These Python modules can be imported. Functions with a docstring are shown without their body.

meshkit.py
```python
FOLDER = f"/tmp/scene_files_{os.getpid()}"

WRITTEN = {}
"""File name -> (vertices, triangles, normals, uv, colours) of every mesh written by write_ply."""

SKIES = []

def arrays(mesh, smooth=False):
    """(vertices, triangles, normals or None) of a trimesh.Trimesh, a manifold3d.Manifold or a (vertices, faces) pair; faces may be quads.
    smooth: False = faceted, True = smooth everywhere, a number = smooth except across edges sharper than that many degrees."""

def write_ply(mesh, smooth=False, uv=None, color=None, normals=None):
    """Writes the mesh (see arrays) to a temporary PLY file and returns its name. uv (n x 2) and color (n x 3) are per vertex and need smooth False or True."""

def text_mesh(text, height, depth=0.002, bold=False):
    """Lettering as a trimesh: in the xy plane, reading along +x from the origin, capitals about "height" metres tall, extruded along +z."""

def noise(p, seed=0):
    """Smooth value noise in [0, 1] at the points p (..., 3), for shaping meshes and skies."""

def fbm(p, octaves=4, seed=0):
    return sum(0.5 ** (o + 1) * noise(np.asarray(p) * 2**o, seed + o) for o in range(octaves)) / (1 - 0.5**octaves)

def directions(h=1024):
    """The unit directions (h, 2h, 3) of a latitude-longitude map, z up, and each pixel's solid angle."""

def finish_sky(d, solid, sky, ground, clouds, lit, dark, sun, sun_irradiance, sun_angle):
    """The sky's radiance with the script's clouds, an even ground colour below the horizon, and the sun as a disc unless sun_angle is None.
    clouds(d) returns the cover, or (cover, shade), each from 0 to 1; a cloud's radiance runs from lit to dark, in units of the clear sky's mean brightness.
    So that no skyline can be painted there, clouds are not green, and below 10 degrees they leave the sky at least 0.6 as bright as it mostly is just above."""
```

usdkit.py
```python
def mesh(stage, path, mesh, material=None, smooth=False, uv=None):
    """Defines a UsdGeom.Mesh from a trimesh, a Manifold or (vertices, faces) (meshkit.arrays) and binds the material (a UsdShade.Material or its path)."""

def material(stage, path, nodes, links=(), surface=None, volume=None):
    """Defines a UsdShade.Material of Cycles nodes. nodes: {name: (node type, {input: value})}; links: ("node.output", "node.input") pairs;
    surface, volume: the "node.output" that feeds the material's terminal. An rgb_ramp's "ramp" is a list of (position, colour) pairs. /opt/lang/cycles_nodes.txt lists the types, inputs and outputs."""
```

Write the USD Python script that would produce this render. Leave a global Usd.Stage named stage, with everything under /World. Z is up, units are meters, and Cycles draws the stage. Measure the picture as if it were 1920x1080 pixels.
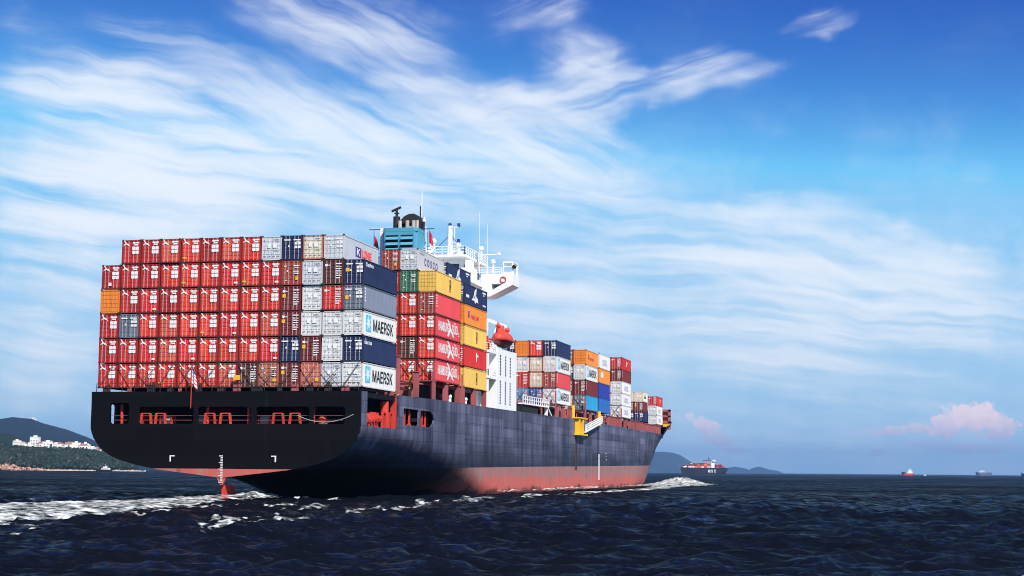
import math, random
import numpy as np, trimesh, usdkit, meshkit
from pxr import Usd, UsdGeom, UsdLux, UsdShade, Gf, Sdf, Vt
from shapely.geometry import Polygon, box as sbox
from shapely import affinity
from shapely.ops import unary_union

stage = Usd.Stage.CreateInMemory()
UsdGeom.SetStageUpAxis(stage, UsdGeom.Tokens.z)
UsdGeom.SetStageMetersPerUnit(stage, 1.0)
world = UsdGeom.Xform.Define(stage, '/World'); stage.SetDefaultPrim(world.GetPrim())
UsdGeom.Scope.Define(stage, '/World/Looks')
rng = random.Random(7)
# Axes: x runs forward along the big ship from its stern, y to its port side, z up from the sea.

# ------------------------------------------------------------------ camera
EYE = np.array([-170.57, -74.72, 3.3]); YAW = math.radians(13.64)
R_, U_, F_ = np.array([.234953, -.971976, .007787]), np.array([-.111887, -.019086, .993538]), np.array([.965546, .234306, .113236])
cam = UsdGeom.Camera.Define(stage, '/World/camera')
m = Gf.Matrix4d(1)
for i, row in enumerate((R_, U_, -F_, EYE)):
    m.SetRow3(i, Gf.Vec3d(*map(float, row)))
cam.AddTransformOp().Set(m)
cam.CreateHorizontalApertureAttr(36.0); cam.CreateVerticalApertureAttr(20.25); cam.CreateFocalLengthAttr(56.493)
cam.CreateClippingRangeAttr(Gf.Vec2f(1, 60000))
cam.CreateExposureAttr(0.40)

# ------------------------------------------------------------------ sky and sun
SUN_EL = math.radians(47); SUN_AZ = math.atan2(-0.70, -0.71)       # towards the sun: astern and to starboard
SUN = np.array([math.cos(SUN_EL) * math.cos(math.atan2(-0.70, -0.71)), math.cos(SUN_EL) * math.sin(math.atan2(-0.70, -0.71)), math.sin(SUN_EL)])
SKY_STRENGTH, SUN_INTENSITY = 0.10, 1.25
HAZE = 4.6e-5
WAVE_SLOPE, SEA_BUMP, SEA_COL, SEA_SPEC = .38, .30, (.0035, .0050, .0090), .36

STREAKS = [  # centre azimuth and elevation, tilt, half length, half width (degrees), density, fibre direction
(-7.53, 15.85, -20, 3.61, 1.05, 0.75, 'A'), (-3.36, 14.14, -33, 2.77, 1.14, 0.9, 'A'), (-4.54, 15.64, -3, 2.98, 0.76, 0.55, 'A'),
(-0.15, 13.07, -1, 2.44, 0.67, 0.8, 'C'), (2.85, 13.60, 11, 1.95, 0.95, 0.95, 'C'), (6.22, 14.03, 8, 2.94, 0.53, 0.9, 'C'),
(2.27, 14.35, -40, 1.53, 0.86, 0.7, 'A'), (0.02, 16.02, 23, 1.14, 0.67, 0.5, 'C'), (1.68, 16.30, 25, 1.15, 0.48, 0.6, 'C'),
(-16.74, 15.15, -9, 1.75, 0.48, 0.35, 'B'), (-12.96, 14.61, -7, 2.98, 0.76, 0.5, 'B'), (-8.90, 13.89, -13, 4.23, 0.53, 0.5, 'A'),
(-15.09, 13.14, -6, 3.53, 0.86, 0.8, 'B'), (-14.16, 10.78, 0, 4.90, 1.81, 0.85, 'B'), (-7.88, 11.50, -12, 5.67, 1.33, 0.8, 'A'),
(-5.95, 10.35, 2, 5.56, 1.33, 0.75, 'B'), (1.11, 11.61, -13, 4.00, 1.05, 0.6, 'A'), (0.26, 9.55, -1, 5.80, 0.86, 0.6, 'B'),
(8.96, 9.13, -3, 5.63, 0.48, 0.55, 'B'), (-11.76, 9.05, -14, 3.36, 1.14, 0.6, 'A'), (-15.67, 9.16, -4, 2.82, 0.95, 0.55, 'B'),
(6.08, 8.06, -4, 4.26, 0.76, 0.65, 'B'), (12.78, 7.27, -14, 6.18, 1.14, 0.44, 'A'), (10.51, 5.70, -7, 7.96, 1.71, 0.5, 'B'),
(1.24, 6.12, -9, 3.22, 1.33, 0.6, 'B'), (-16.08, 5.76, 2, 3.39, 2.85, 0.45, 'B'), (-15.79, 7.41, 3, 2.39, 0.57, 0.5, 'B'),
(13.83, 8.41, -9, 1.17, 0.27, 0.5, 'B'), (10.81, 15.87, 7, 1.58, 0.27, 0.45, 'C'), (13.85, 7.51, -1, 3.84, 0.38, 0.3, 'B'),
(9.06, 3.84, -5, 9.58, 2.09, 0.3, 'B'),
(-11.49, 10.13, 2, 7.31, 1.43, 0.75, 'B'), (-0.70, 9.86, -1, 6.70, 0.76, 0.7, 'B'), (-7.40, 12.69, -7, 6.69, 0.76, 0.55, 'A'),
(10.70, 6.81, -7, 7.75, 1.05, 0.42, 'A'), (12.28, 4.85, -3, 6.61, 1.33, 0.50, 'B'), (-0.43, 11.68, -8, 5.36, 1.14, 0.4, 'A'), (-16.12, 4.48, -5, 2.28, 1.14, 0.35, 'B'), (16.2, 5.9, -7, 3.6, 1.25, 0.5, 'B'), (3.5, 7.2, -3, 5.2, 1.1, 0.32, 'B'), (-16.6, 8.2, -2, 3.0, .8, .35, 'B')]
CUMULUS = [(16.07, 1.94, 0, 1.18, 0.57, 0.95), (15.13, 1.63, 0, 0.76, 0.46, 0.85), (16.83, 1.63, 0, 0.76, 0.57, 0.8), (13.61, 1.52, 4, 1.81, 0.20, 0.6), (15.55, 0.94, -2, 2.28, 0.22, 0.5),
(12.70, 0.71, 0, 0.38, 0.15, 0.4), (6.87, 1.61, 0, 0.49, 0.42, 0.7), (7.29, 1.20, -20, 0.80, 0.30, 0.6), (6.38, 1.95, 0, 0.19, 0.19, 0.5), (7.94, 0.78, -8, 0.57, 0.13, 0.5)]


class Graph:
    def __init__(self): self.n, self.l, self.k = {}, [], 0
    def add(self, kind, inputs=None, **links):
        name = f'n{self.k}'; self.k += 1
        self.n[name] = (kind, inputs or {})
        for sock, src in links.items(): self.l.append((src, f'{name}.{sock}'))
        return name
    def math(self, op, a, b=None, clamp=False):
        inp, lk = {'math_type': op, 'use_clamp': clamp}, {}
        for s, v in (('value1', a), ('value2', b)):
            if isinstance(v, str): lk[s] = v
            elif v is not None: inp[s] = float(v)
        return self.add('math', inp, **lk) + '.value'
    def rng(self, v, a, b, c=0., d=1., kind='smoothstep'):
        return self.add('map_range', {'range_type': kind, 'from_min': float(a), 'from_max': float(b), 'to_min': float(c), 'to_max': float(d), 'clamp': True}, value=v) + '.result'


def build_sky():
    g = Graph()
    d = g.add('texture_coordinate') + '.generated'
    def dot(vec): return g.add('vector_math', {'math_type': 'dot_product', 'vector2': vec}, vector1=d) + '.value'
    fwd, right = dot((math.cos(YAW), math.sin(YAW), 0)), dot((math.sin(YAW), -math.cos(YAW), 0))
    az = g.math('multiply', g.math('arctan2', right, fwd), 57.2958)
    el = g.math('multiply', g.math('arcsine', dot((0, 0, 1))), 57.2958)
    p = g.add('combine_xyz', {}, x=az, y=el) + '.vector'
    # bend the streaks: two scales of warp
    def warp(vec, scale, amp, detail=3):
        n = g.add('noise_texture', {'scale': scale, 'detail': float(detail), 'roughness': .55}, vector=vec) + '.color'
        c = g.add('vector_math', {'math_type': 'subtract', 'vector2': (.5, .5, .5)}, vector1=n) + '.vector'
        s = g.add('vector_math', {'math_type': 'multiply', 'vector2': (amp, amp * .6, 0)}, vector1=c) + '.vector'
        return g.add('vector_math', {'math_type': 'add'}, vector1=vec, vector2=s) + '.vector'
    pw = warp(warp(p, .25, 3.0), .9, .8, 2)
    fib = {}
    for fam, ang, sx, sy in (('A', -24, .13, 1.5), ('B', -6, .11, 1.4), ('C', 14, .17, 1.7)):
        mp = g.add('mapping', {'mapping_type': 'texture', 'rotation': (0, 0, math.radians(ang)), 'scale': (1 / sx, 1 / sy, 1)}, vector=warp(p, .35, 1.5, 2)) + '.vector'
        n = g.add('noise_texture', {'scale': 1.0, 'detail': 7.0, 'roughness': .58, 'distortion': .15}, vector=mp) + '.fac'
        broad = g.add('noise_texture', {'scale': .42, 'detail': 4.0, 'roughness': .5}, vector=mp) + '.fac'
        fib[fam] = g.math('add', g.math('multiply', g.rng(n, .30, .72), .62), g.math('multiply', g.rng(broad, .34, .66), .46))
    total = None
    for fam in 'ABC':
        acc = None
        for (ca, ce, th, hl, hw, k, f) in STREAKS:
            if f != fam: continue
            mp = g.add('mapping', {'mapping_type': 'texture', 'location': (ca, ce, 0), 'rotation': (0, 0, math.radians(th)), 'scale': (hl * 1.3, hw * 1.95, 1)}, vector=pw) + '.vector'
            ln = g.add('vector_math', {'math_type': 'length'}, vector1=mp) + '.value'
            s = g.rng(ln, 1.0, .05, 0, k)
            acc = s if acc is None else g.math('smoothmax' if False else 'add', acc, s)
        # density: the stroke lowers the threshold of the fibre noise
        body = g.math('multiply', acc, g.math('add', g.math('multiply', fib[fam], 1.42), .06))
        total = body if total is None else g.math('add', total, body)
    # the same cirrus, more loosely, over the rest of the sky
    stretch = g.add('mapping', {'mapping_type': 'point', 'scale': (2.2, 5.5, 9.)}, vector=d) + '.vector'
    gen = g.add('noise_texture', {'scale': 1.0, 'detail': 8.0, 'roughness': .6, 'distortion': .6}, vector=stretch) + '.fac'
    off = g.math('maximum', g.rng(g.math('absolute', az), 20., 32.), g.rng(el, 18.5, 26.))
    total = g.math('add', total, g.math('multiply', g.rng(gen, .50, .86, 0, .8), off))
    veil = g.add('noise_texture', {'scale': .22, 'detail': 5.0, 'roughness': .6}, vector=warp(p, .3, 3.)) + '.fac'
    total = g.math('add', total, g.math('multiply', g.rng(veil, .30, .72, 0, .40), g.rng(el, 15., 8., .2, 1.)))
    total = g.math('multiply', total, g.math('add', g.math('multiply', fib['B'], .75), .5))
    cover = g.math('multiply', g.math('subtract', 1.0, g.math('exponent', g.math('multiply', g.math('divide', g.math('multiply', total, total), g.math('add', total, .38)), -1.75))), CLOUD_MAX)      # thin ice cloud: opacity builds up softly
    # low heaped clouds, faintly pink, near the horizon
    pc = warp(warp(p, 1.6, .55, 2), 5.5, .28, 4)
    lump = g.add('noise_texture', {'scale': 3.2, 'detail': 5.0, 'roughness': .6}, vector=pc) + '.fac'
    cu = None
    for (ca, ce, th, hl, hw, k) in CUMULUS:
        mp = g.add('mapping', {'mapping_type': 'texture', 'location': (ca, ce, 0), 'rotation': (0, 0, math.radians(th)), 'scale': (hl, hw, 1)}, vector=pc) + '.vector'
        ln = g.add('vector_math', {'math_type': 'length'}, vector1=mp) + '.value'
        s = g.rng(g.math('add', ln, g.rng(lump, .3, .7, .45, -.25, 'linear')), 1.12, .72, 0, k); cu = s if cu is None else g.math('maximum', cu, s)
    sky = g.add('sky_texture', {'sky_type': 'single_scattering', 'sun_disc': False, 'sun_elevation': SUN_EL, 'sun_rotation': math.atan2(SUN[0], SUN[1]),
                                'altitude': 8000.0, 'air_density': 1.0, 'aerosol_density': 0.0, 'ozone_density': 8.0})
    # grade: a polarised, deeply saturated sky, the same over the whole dome
    sp = g.add('separate_color', {'color_type': 'rgb'}, color=sky + '.color')
    ch = [g.math('minimum', g.math('multiply', g.math('power', sp + '.' + c, e), k), top) for c, (e, k, top) in zip('rgb', SKY_GRADE)]
    tint = g.add('combine_xyz', {}, x=ch[0], y=ch[1], z=ch[2])
    air = g.add('mix', {'mix_type': 'mix', 'color2': HORIZON}, fac=g.rng(el, 13.5, 0., 0, 1., 'smoothstep'), color1=tint + '.vector')
    m1 = g.add('mix', {'mix_type': 'mix', 'color2': CLOUD}, fac=cover, color1=air + '.color')
    ccol = g.add('mix', {'mix_type': 'mix', 'color1': CUMULUS_LOW, 'color2': CUMULUS_COL}, fac=g.rng(g.math('add', el, g.math('multiply', lump, 1.2)), 1.2, 2.9)) + '.color'
    m2 = g.add('mix', {'mix_type': 'mix'}, fac=cu, color1=m1 + '.color', color2=ccol)
    bg = g.add('background_shader', {'strength': SKY_STRENGTH}, color=m2 + '.color')
    mat = usdkit.material(stage, '/World/Looks/sky', g.n, g.l, surface=bg + '.background')
    dome = UsdLux.DomeLight.Define(stage, '/World/sky')
    UsdShade.MaterialBindingAPI.Apply(dome.GetPrim()).Bind(mat)
    dome.GetPrim().SetCustomDataByKey('label', 'blue sky with torn white streaks of cirrus'); dome.GetPrim().SetCustomDataByKey('category', 'sky'); dome.GetPrim().SetCustomDataByKey('kind', 'structure')


CLOUD, CUMULUS_COL, CUMULUS_LOW, CLOUD_MAX, HORIZON = (6.9, 7.3, 7.9), (7.6, 6.3, 6.9), (3.4, 3.5, 5.4), .94, (3.0, 4.95, 6.8)
SKY_GRADE = ((4.0, 6.2, 1.4), (3.8, 1.00, 4.4), (1.6, .88, 7.4))     # exponent, gain, ceiling of each channel
build_sky()
sun = UsdLux.DistantLight.Define(stage, '/World/sun')
sun.CreateIntensityAttr(SUN_INTENSITY); sun.CreateNormalizeAttr(True); sun.CreateAngleAttr(0.53); sun.CreateColorAttr(Gf.Vec3f(1.0, .95, .87))
_z = SUN / np.linalg.norm(SUN); _x = np.cross([0, 0, 1], _z); _x /= np.linalg.norm(_x); _y = np.cross(_z, _x)
m = Gf.Matrix4d(1)
for i, row in enumerate((_x, _y, _z)): m.SetRow3(i, Gf.Vec3d(*map(float, row)))
sun.AddTransformOp().Set(m)

# ------------------------------------------------------------------ helpers
def arr(mesh):
    v, f, _ = meshkit.arrays(mesh); return v, f

BOXF = np.array([[0,2,1],[0,3,2],[4,5,6],[4,6,7],[0,1,5],[0,5,4],[1,2,6],[1,6,5],[2,3,7],[2,7,6],[3,0,4],[3,4,7]])

class Shape:
    """Boxes, beams, tubes and prisms that become one mesh."""
    def __init__(self): self.v, self.f, self.c = [], [], 0
    def put(self, v, f):
        self.v.append(np.asarray(v, float)); self.f.append(np.asarray(f) + self.c); self.c += len(v); return self
    def box(self, x0, x1, y0, y1, z0, z1):
        return self.put([[x0,y0,z0],[x1,y0,z0],[x1,y1,z0],[x0,y1,z0],[x0,y0,z1],[x1,y0,z1],[x1,y1,z1],[x0,y1,z1]], BOXF)
    def beam(self, p, q, w, h=None, up=(0, 0, 1)):
        p, q = np.asarray(p, float), np.asarray(q, float); h = w if h is None else h
        d = (q - p) / np.linalg.norm(q - p); s = np.cross(d, up)
        if np.linalg.norm(s) < 1e-3: s = np.cross(d, (1, 0, 0))
        s /= np.linalg.norm(s); t = np.cross(s, d)
        c = [-s*w/2 - t*h/2, s*w/2 - t*h/2, s*w/2 + t*h/2, -s*w/2 + t*h/2]
        v = [p + a for a in c] + [q + a for a in c]
        return self.put(v, BOXF)
    def tube(self, p, q, r, n=8, r2=None):
        p, q = np.asarray(p, float), np.asarray(q, float); r2 = r if r2 is None else r2
        d = (q - p) / np.linalg.norm(q - p); s = np.cross(d, (0, 0, 1))
        if np.linalg.norm(s) < 1e-3: s = np.array([1., 0, 0])
        s /= np.linalg.norm(s); t = np.cross(d, s)
        a = np.arange(n) * 2 * math.pi / n
        ring = np.cos(a)[:, None] * s + np.sin(a)[:, None] * t
        v = np.vstack([p + ring * r, q + ring * r2, [p], [q]]); f = []
        for i in range(n):
            j = (i + 1) % n
            f += [[i, i + n, j], [j, i + n, j + n], [j, 2 * n, i], [i + n, 2 * n + 1, j + n]]
        return self.put(v, f)
    def ball(self, c, r, sub=2, scale=(1, 1, 1)):
        m = trimesh.creation.icosphere(sub, r); return self.put(m.vertices * scale + np.asarray(c), m.faces)
    def prism(self, poly, depth, M, o):
        """shapely polygon in (a, b), thickness depth; M rows: directions of a, b and the thickness."""
        for g in getattr(poly, 'geoms', [poly]):
            if g.is_empty: continue
            m = trimesh.creation.extrude_polygon(g, depth, engine='earcut')
            M_ = np.asarray(M, float); f = m.faces if np.linalg.det(M_) > 0 else m.faces[:, ::-1]
            self.put(m.vertices @ M_ + np.asarray(o, float), f)
        return self
    def mesh(self, m, M=np.eye(3), o=(0, 0, 0)):
        v, f = arr(m); return self.put(v @ np.asarray(M, float) + np.asarray(o, float), f)
    def get(self): return np.vstack(self.v), np.vstack(self.f)

used = {}
def numbered(parent, name):
    k = used.get((parent, name), -1) + 1; used[(parent, name)] = k
    return name if k == 0 else f'{name}_{k:03d}'

def path_of(parent): return '/World' if parent is None else (parent if isinstance(parent, str) else str(parent.GetPath()))

def tag(o, label=None, category=None, group=None, kind=None):
    p = o.GetPrim() if hasattr(o, 'GetPrim') else o
    for k, v in (('label', label), ('category', category), ('group', group), ('kind', kind)):
        if v: p.SetCustomDataByKey(k, v)
    return p

def obj(name, shape, mat, parent=None, smooth=False, label=None):
    base = path_of(parent)
    m = shape.get() if isinstance(shape, Shape) else shape
    if smooth and isinstance(m, tuple):
        u, inv = np.unique(m[1], return_inverse=True); m = (np.asarray(m[0])[u], inv.reshape(np.shape(m[1])))
    pr = usdkit.mesh(stage, f'{base}/{numbered(base, name)}', m, MAT[mat] if isinstance(mat, str) else mat, smooth=smooth)
    return tag(pr, label)

def thing(name, label, category, loc=(0, 0, 0), rotz=0., group=None, kind=None, scale=None):
    x = UsdGeom.Xform.Define(stage, '/World/' + numbered('/World', name))
    x.AddTranslateOp().Set(Gf.Vec3d(*map(float, loc)))
    if rotz: x.AddRotateZOp().Set(float(rotz))
    if scale is not None: x.AddScaleOp().Set(Gf.Vec3f(*map(float, scale)))
    return tag(x, label, category, group, kind)

# plane directions: text and outlines that face astern (-x), starboard (-y)
AFT = [[0, -1, 0], [0, 0, 1], [-1, 0, 0]]
STB = [[1, 0, 0], [0, 0, 1], [0, -1, 0]]

# ------------------------------------------------------------------ materials
MAT = {}
def plain(name, col, rough=.55, metal=0., spec=.5):
    MAT[name] = usdkit.material(stage, '/World/Looks/' + name, {'p': ('principled_bsdf', {'base_color': col, 'roughness': rough, 'metallic': metal, 'specular_ior_level': spec})}, [], surface='p.BSDF')

def paint(name, col, dirt=(.10, .055, .035), amount=.45, vary=.18, rough=.5, streak=(1.6, 1.6, .22), scale=1., spec=.4):
    """Weathered paint: an even fade, dirt in running streaks, and a tone that differs between copies."""
    g = Graph()
    tc = g.add('texture_coordinate') + '.object'; rnd = g.add('object_info') + '.random'
    sh = g.add('combine_xyz', {}, x=g.math('multiply', rnd, 91.), y=g.math('multiply', rnd, 37.)) + '.vector'
    co = g.add('vector_math', {'math_type': 'add'}, vector1=tc, vector2=sh) + '.vector'
    n1 = g.add('noise_texture', {'scale': .35 * scale, 'detail': 4.0}, vector=co) + '.fac'
    mp = g.add('mapping', {'mapping_type': 'point', 'scale': tuple(s * scale for s in streak)}, vector=co) + '.vector'
    n2 = g.add('noise_texture', {'scale': 1.3, 'detail': 7.0, 'roughness': .65}, vector=mp) + '.fac'
    val = g.math('add', g.rng(n1, .3, .7, 1 - vary, 1 + vary * .6, 'linear'), g.math('multiply', g.math('subtract', rnd, .5), vary * 1.2))
    c1 = g.add('hsv', {'hue': .5, 'saturation': 1.0, 'fac': 1.0, 'color': col}, value=val) + '.color'
    fac = g.rng(n2, .52, .78, 0, amount)
    c2 = g.add('mix', {'mix_type': 'mix', 'color2': dirt}, fac=fac, color1=c1) + '.color'
    p = g.add('principled_bsdf', {'specular_ior_level': spec}, base_color=c2, roughness=g.rng(n2, .3, .7, rough, min(1, rough + .25)))
    MAT[name] = usdkit.material(stage, '/World/Looks/' + name, g.n, g.l, surface=p + '.BSDF')

plain('white_print', (.80, .80, .78), .6); plain('dark_print', (.015, .017, .022), .6); plain('grey_print', (.30, .32, .36), .6)
plain('yellow_print', (.80, .45, .02), .6); plain('red_print', (.65, .03, .08), .6); plain('sky_print', (.10, .55, .72), .6); plain('indigo_print', (.05, .045, .22), .6)
plain('lavender_print', (.34, .36, .52), .6); plain('orange_print', (.80, .36, .26), .6)
plain('lock_steel', (.55, .50, .48), .45, .2); plain('gap_rust', (.035, .02, .016), .85); plain('void_black', (.006, .006, .007), .9)
plain('rubber', (.02, .02, .02), .8); plain('lash_steel', (.16, .10, .075), .6, .3)
paint('red_bright', (.80, .050, .024), (.26, .05, .03), .5, .26); paint('red_deep', (.56, .026, .022), (.14, .03, .02), .6, .26)
paint('red_faded', (.66, .085, .045), (.45, .12, .08), .5, .14); paint('red_crimson', (.74, .030, .030), (.3, .02, .03), .35, .16)
paint('red_side', (.66, .065, .075), (.4, .07, .07), .4, .08)
paint('red_frame', (.30, .022, .018), (.08, .02, .015), .6); paint('maroon', (.17, .022, .022), amount=.35); paint('brown_red', (.32, .055, .035), amount=.45); paint('dark_brown', (.10, .03, .026), amount=.4)
paint('salmon', (.62, .17, .12), (.5, .3, .24), .5); paint('tan_brown', (.46, .14, .08), (.3, .15, .1), .5)
paint('reefer_white', (.68, .68, .66), (.30, .22, .15), .28, .06); paint('cream_white', (.70, .64, .50), (.34, .20, .10), .5, .06)
paint('grey_white', (.58, .60, .62), (.30, .26, .22), .3, .06); paint('pale_grey', (.42, .45, .50), (.25, .24, .24), .3, .06)
paint('slate', (.13, .16, .21), (.22, .22, .22), .4); paint('grey_blue', (.20, .23, .31), (.26, .26, .28), .35, .06)
paint('navy', (.014, .026, .085), (.03, .035, .06), .5, .2); paint('blue', (.02, .12, .40), (.10, .16, .26), .4); paint('light_blue', (.10, .30, .52), (.3, .36, .4), .5)
paint('cyan_blue', (.02, .30, .56), (.1, .3, .45), .3); paint('violet_blue', (.025, .045, .34), (.05, .07, .25), .4)
paint('orange', (.76, .24, .035), (.45, .15, .04), .4, .1); paint('yellow', (.74, .47, .10), (.5, .3, .1), .35, .08); paint('green', (.035, .16, .09), (.12, .16, .12), .5)

# ------------------------------------------------------------------ container kinds
CL, CW, CH = 12.19, 2.40, 2.77
stage.CreateClassPrim('/World/container_kinds')
KIND_LOOK = {}

def swoosh(s):
    """the flying two-armed emblem of the red boxes: a tall slanted stroke crossed by a short curved one"""
    a = Polygon([(-.5, .50), (-.34, .55), (-.05, .12), (.30, -.02), (.62, -.42), (.42, -.30), (.05, -.16), (-.10, -.06), (-.55, -.30), (-.46, -.12), (-.22, .08), (-.40, .38)])
    return affinity.scale(a, s, s, origin=(0, 0))

def star(r, n=7):
    pts = []
    for i in range(2 * n):
        q = r if i % 2 == 0 else r * .42
        pts.append((q * math.sin(i * math.pi / n), q * math.cos(i * math.pi / n)))
    return Polygon(pts)

def container_kind(key, look, body, doors='logo', side=None, side_paint=None, rods='lock_steel', sticker=None, detail=True, frame=None):
    base = f'/World/container_kinds/{key}'
    UsdGeom.Xform.Define(stage, base); KIND_LOOK[key] = look
    frame = frame or ('red_frame' if key.startswith('hs_') else body)
    h, w2 = CH, CW / 2
    b = Shape()                                                   # body: floor, roof, port wall plain; starboard wall corrugated
    b.box(.131, CL - .06, -w2 + .075, w2 - .05, .14, h - .06)
    obj('body', b, side_paint or body, base)
    c = Shape(); n = 40 if detail else 20
    xs = np.linspace(.2, CL - .2, n * 4 + 1); prof = np.tile([0, .036, .036, 0], n); prof = np.r_[prof, 0]
    ys = -w2 + .025 + prof[:len(xs)]; v = []; f = []
    for i, (x, yy) in enumerate(zip(xs, ys)):
        v += [[x, yy, .16], [x, yy, h - .12]]
        if i: k = 2 * i; f += [[k - 2, k, k + 1], [k - 2, k + 1, k - 1]]
    c.put(v, f); obj('side_wall', c, side_paint or body, base)
    fr = Shape()
    for y0, y1 in ((-w2, -w2 + .13), (w2 - .13, w2)):
        fr.box(0, .14, y0, y1, 0, h); fr.box(CL - .14, CL, y0, y1, 0, h)
        fr.box(.14, CL - .14, y0, y0 + .07 if y0 < 0 else y1, 0, .16); fr.box(.14, CL - .14, y0, y0 + .07 if y0 < 0 else y1, h - .11, h - .002)
    for z0, z1 in ((0, .15), (h - .13, h)):
        fr.box(.003, .14, -w2 + .13, w2 - .13, z0, z1); fr.box(CL - .14, CL - .003, -w2 + .13, w2 - .13, z0, z1)
    obj('frame', fr, frame, base)
    for x in (-.012, CL - .17):
        for y in (-w2 - .012, w2 - .17):
            for z in (-.06, h - .12): obj('corner_casting', Shape().box(x, x + .182, y, y + .182, z, z + .18), 'gap_rust', base)
    for s in (1, -1):                                             # port door (left from astern), starboard door
        y0, y1 = (.03, w2 - .15) if s > 0 else (-w2 + .15, -.03)
        d = Shape(); rows = 5; z0, z1 = .17, h - .15; step = (z1 - z0) / rows
        for k in range(rows): d.box(.05, .13, y0, y1, z0 + k * step + .036, z0 + (k + 1) * step - .036)
        d.box(.112, .129, y0 + .01, y1 - .01, z0, z1)
        dp = obj('door', d, body, base)
        rp = (y1 - y0) * np.array([.30, .74]) + y0
        for yy in rp:
            r = Shape(); r.box(.005, .05, yy - .024, yy + .024, .08, h - .07); r.box(-.012, .03, yy - .07, yy + .07, 1.0, 1.07)
            for zz in (.1, h * .5, h - .16): r.box(-.004, .049, yy - .055, yy + .055, zz, zz + .06)
            obj('locking_bar', r, rods, dp)
    # print on the doors. (a, b): a to the right seen from astern, b up, origin at the door centre line and floor
    def pr(name, mat, polys, depth=.012):
        s = Shape()
        for q in polys:
            if name in ('placard', 'sticker'): obj(name, Shape().prism(q, .012, AFT, (-.018, 0, 0)), mat, base)
            else: s.prism(q, depth, AFT, (.003, 0, 0))
        if s.c: obj(name, s, mat, base)
    B = lambda a0, a1, b0, b1: sbox(a0, b0, a1, b1)
    if doors == 'logo':
        pr('emblem', 'white_print', [affinity.translate(swoosh(.80), -.60, 2.30)])
        pr('door_lettering', 'white_print', [B(.16, .96, 2.36, 2.52), B(.38, .84, 2.12, 2.28), B(.28, .42, 2.28, 2.36)])
        pr('placard', 'white_print', [B(.12 + i * .44, .52 + i * .44, 1.12 + j * .46, 1.50 + j * .46) for i in (0, 1) for j in (0, 1)])
    elif doors == 'agent':
        pr('emblem', 'white_print', [B(-.98, -.66, 2.05, 2.3), B(-.6, -.36, 2.12, 2.2)])
        pr('door_lettering', 'white_print', [B(.3, .98, 2.26, 2.38)] + [B(.32, .62 + .1 * (k % 3), 1.95 - k * .26, 2.07 - k * .26) for k in range(6)] + [B(.74, .98, 1.95 - k * .26, 2.03 - k * .26) for k in range(5)])
    elif doors == 'title':
        pr('door_lettering', 'white_print', [B(-.98, -.2, 2.2, 2.34), B(.16, 1.0, 2.22, 2.34), B(.5, .98, 2.04, 2.14)] + [B(.3 + i * .4, .62 + i * .4, 1.3 + j * .42, 1.58 + j * .42) for i in (0, 1) for j in (0, 1)] + [B(-.5, -.32, 1.45, 1.65)])
    elif doors == 'reefer':
        pr('door_lettering', 'grey_print', [B(-.96, -.82, 2.2, 2.36), B(.3, .9, 2.34, 2.42), B(.5, .9, 2.12, 2.17)] + [B(-1 + .54 * k, -.66 + .54 * k, .42, .5) for k in range(4)] + [B(-.85, -.7, 1.1, 1.24), B(.2, .9, 1.05, 1.1)])
        pr('placard', 'white_print', [B(-.5, -.12, 1.42, 1.9), B(.14, .62, 1.42, 1.9)])
    elif doors == 'dashes':
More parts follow.
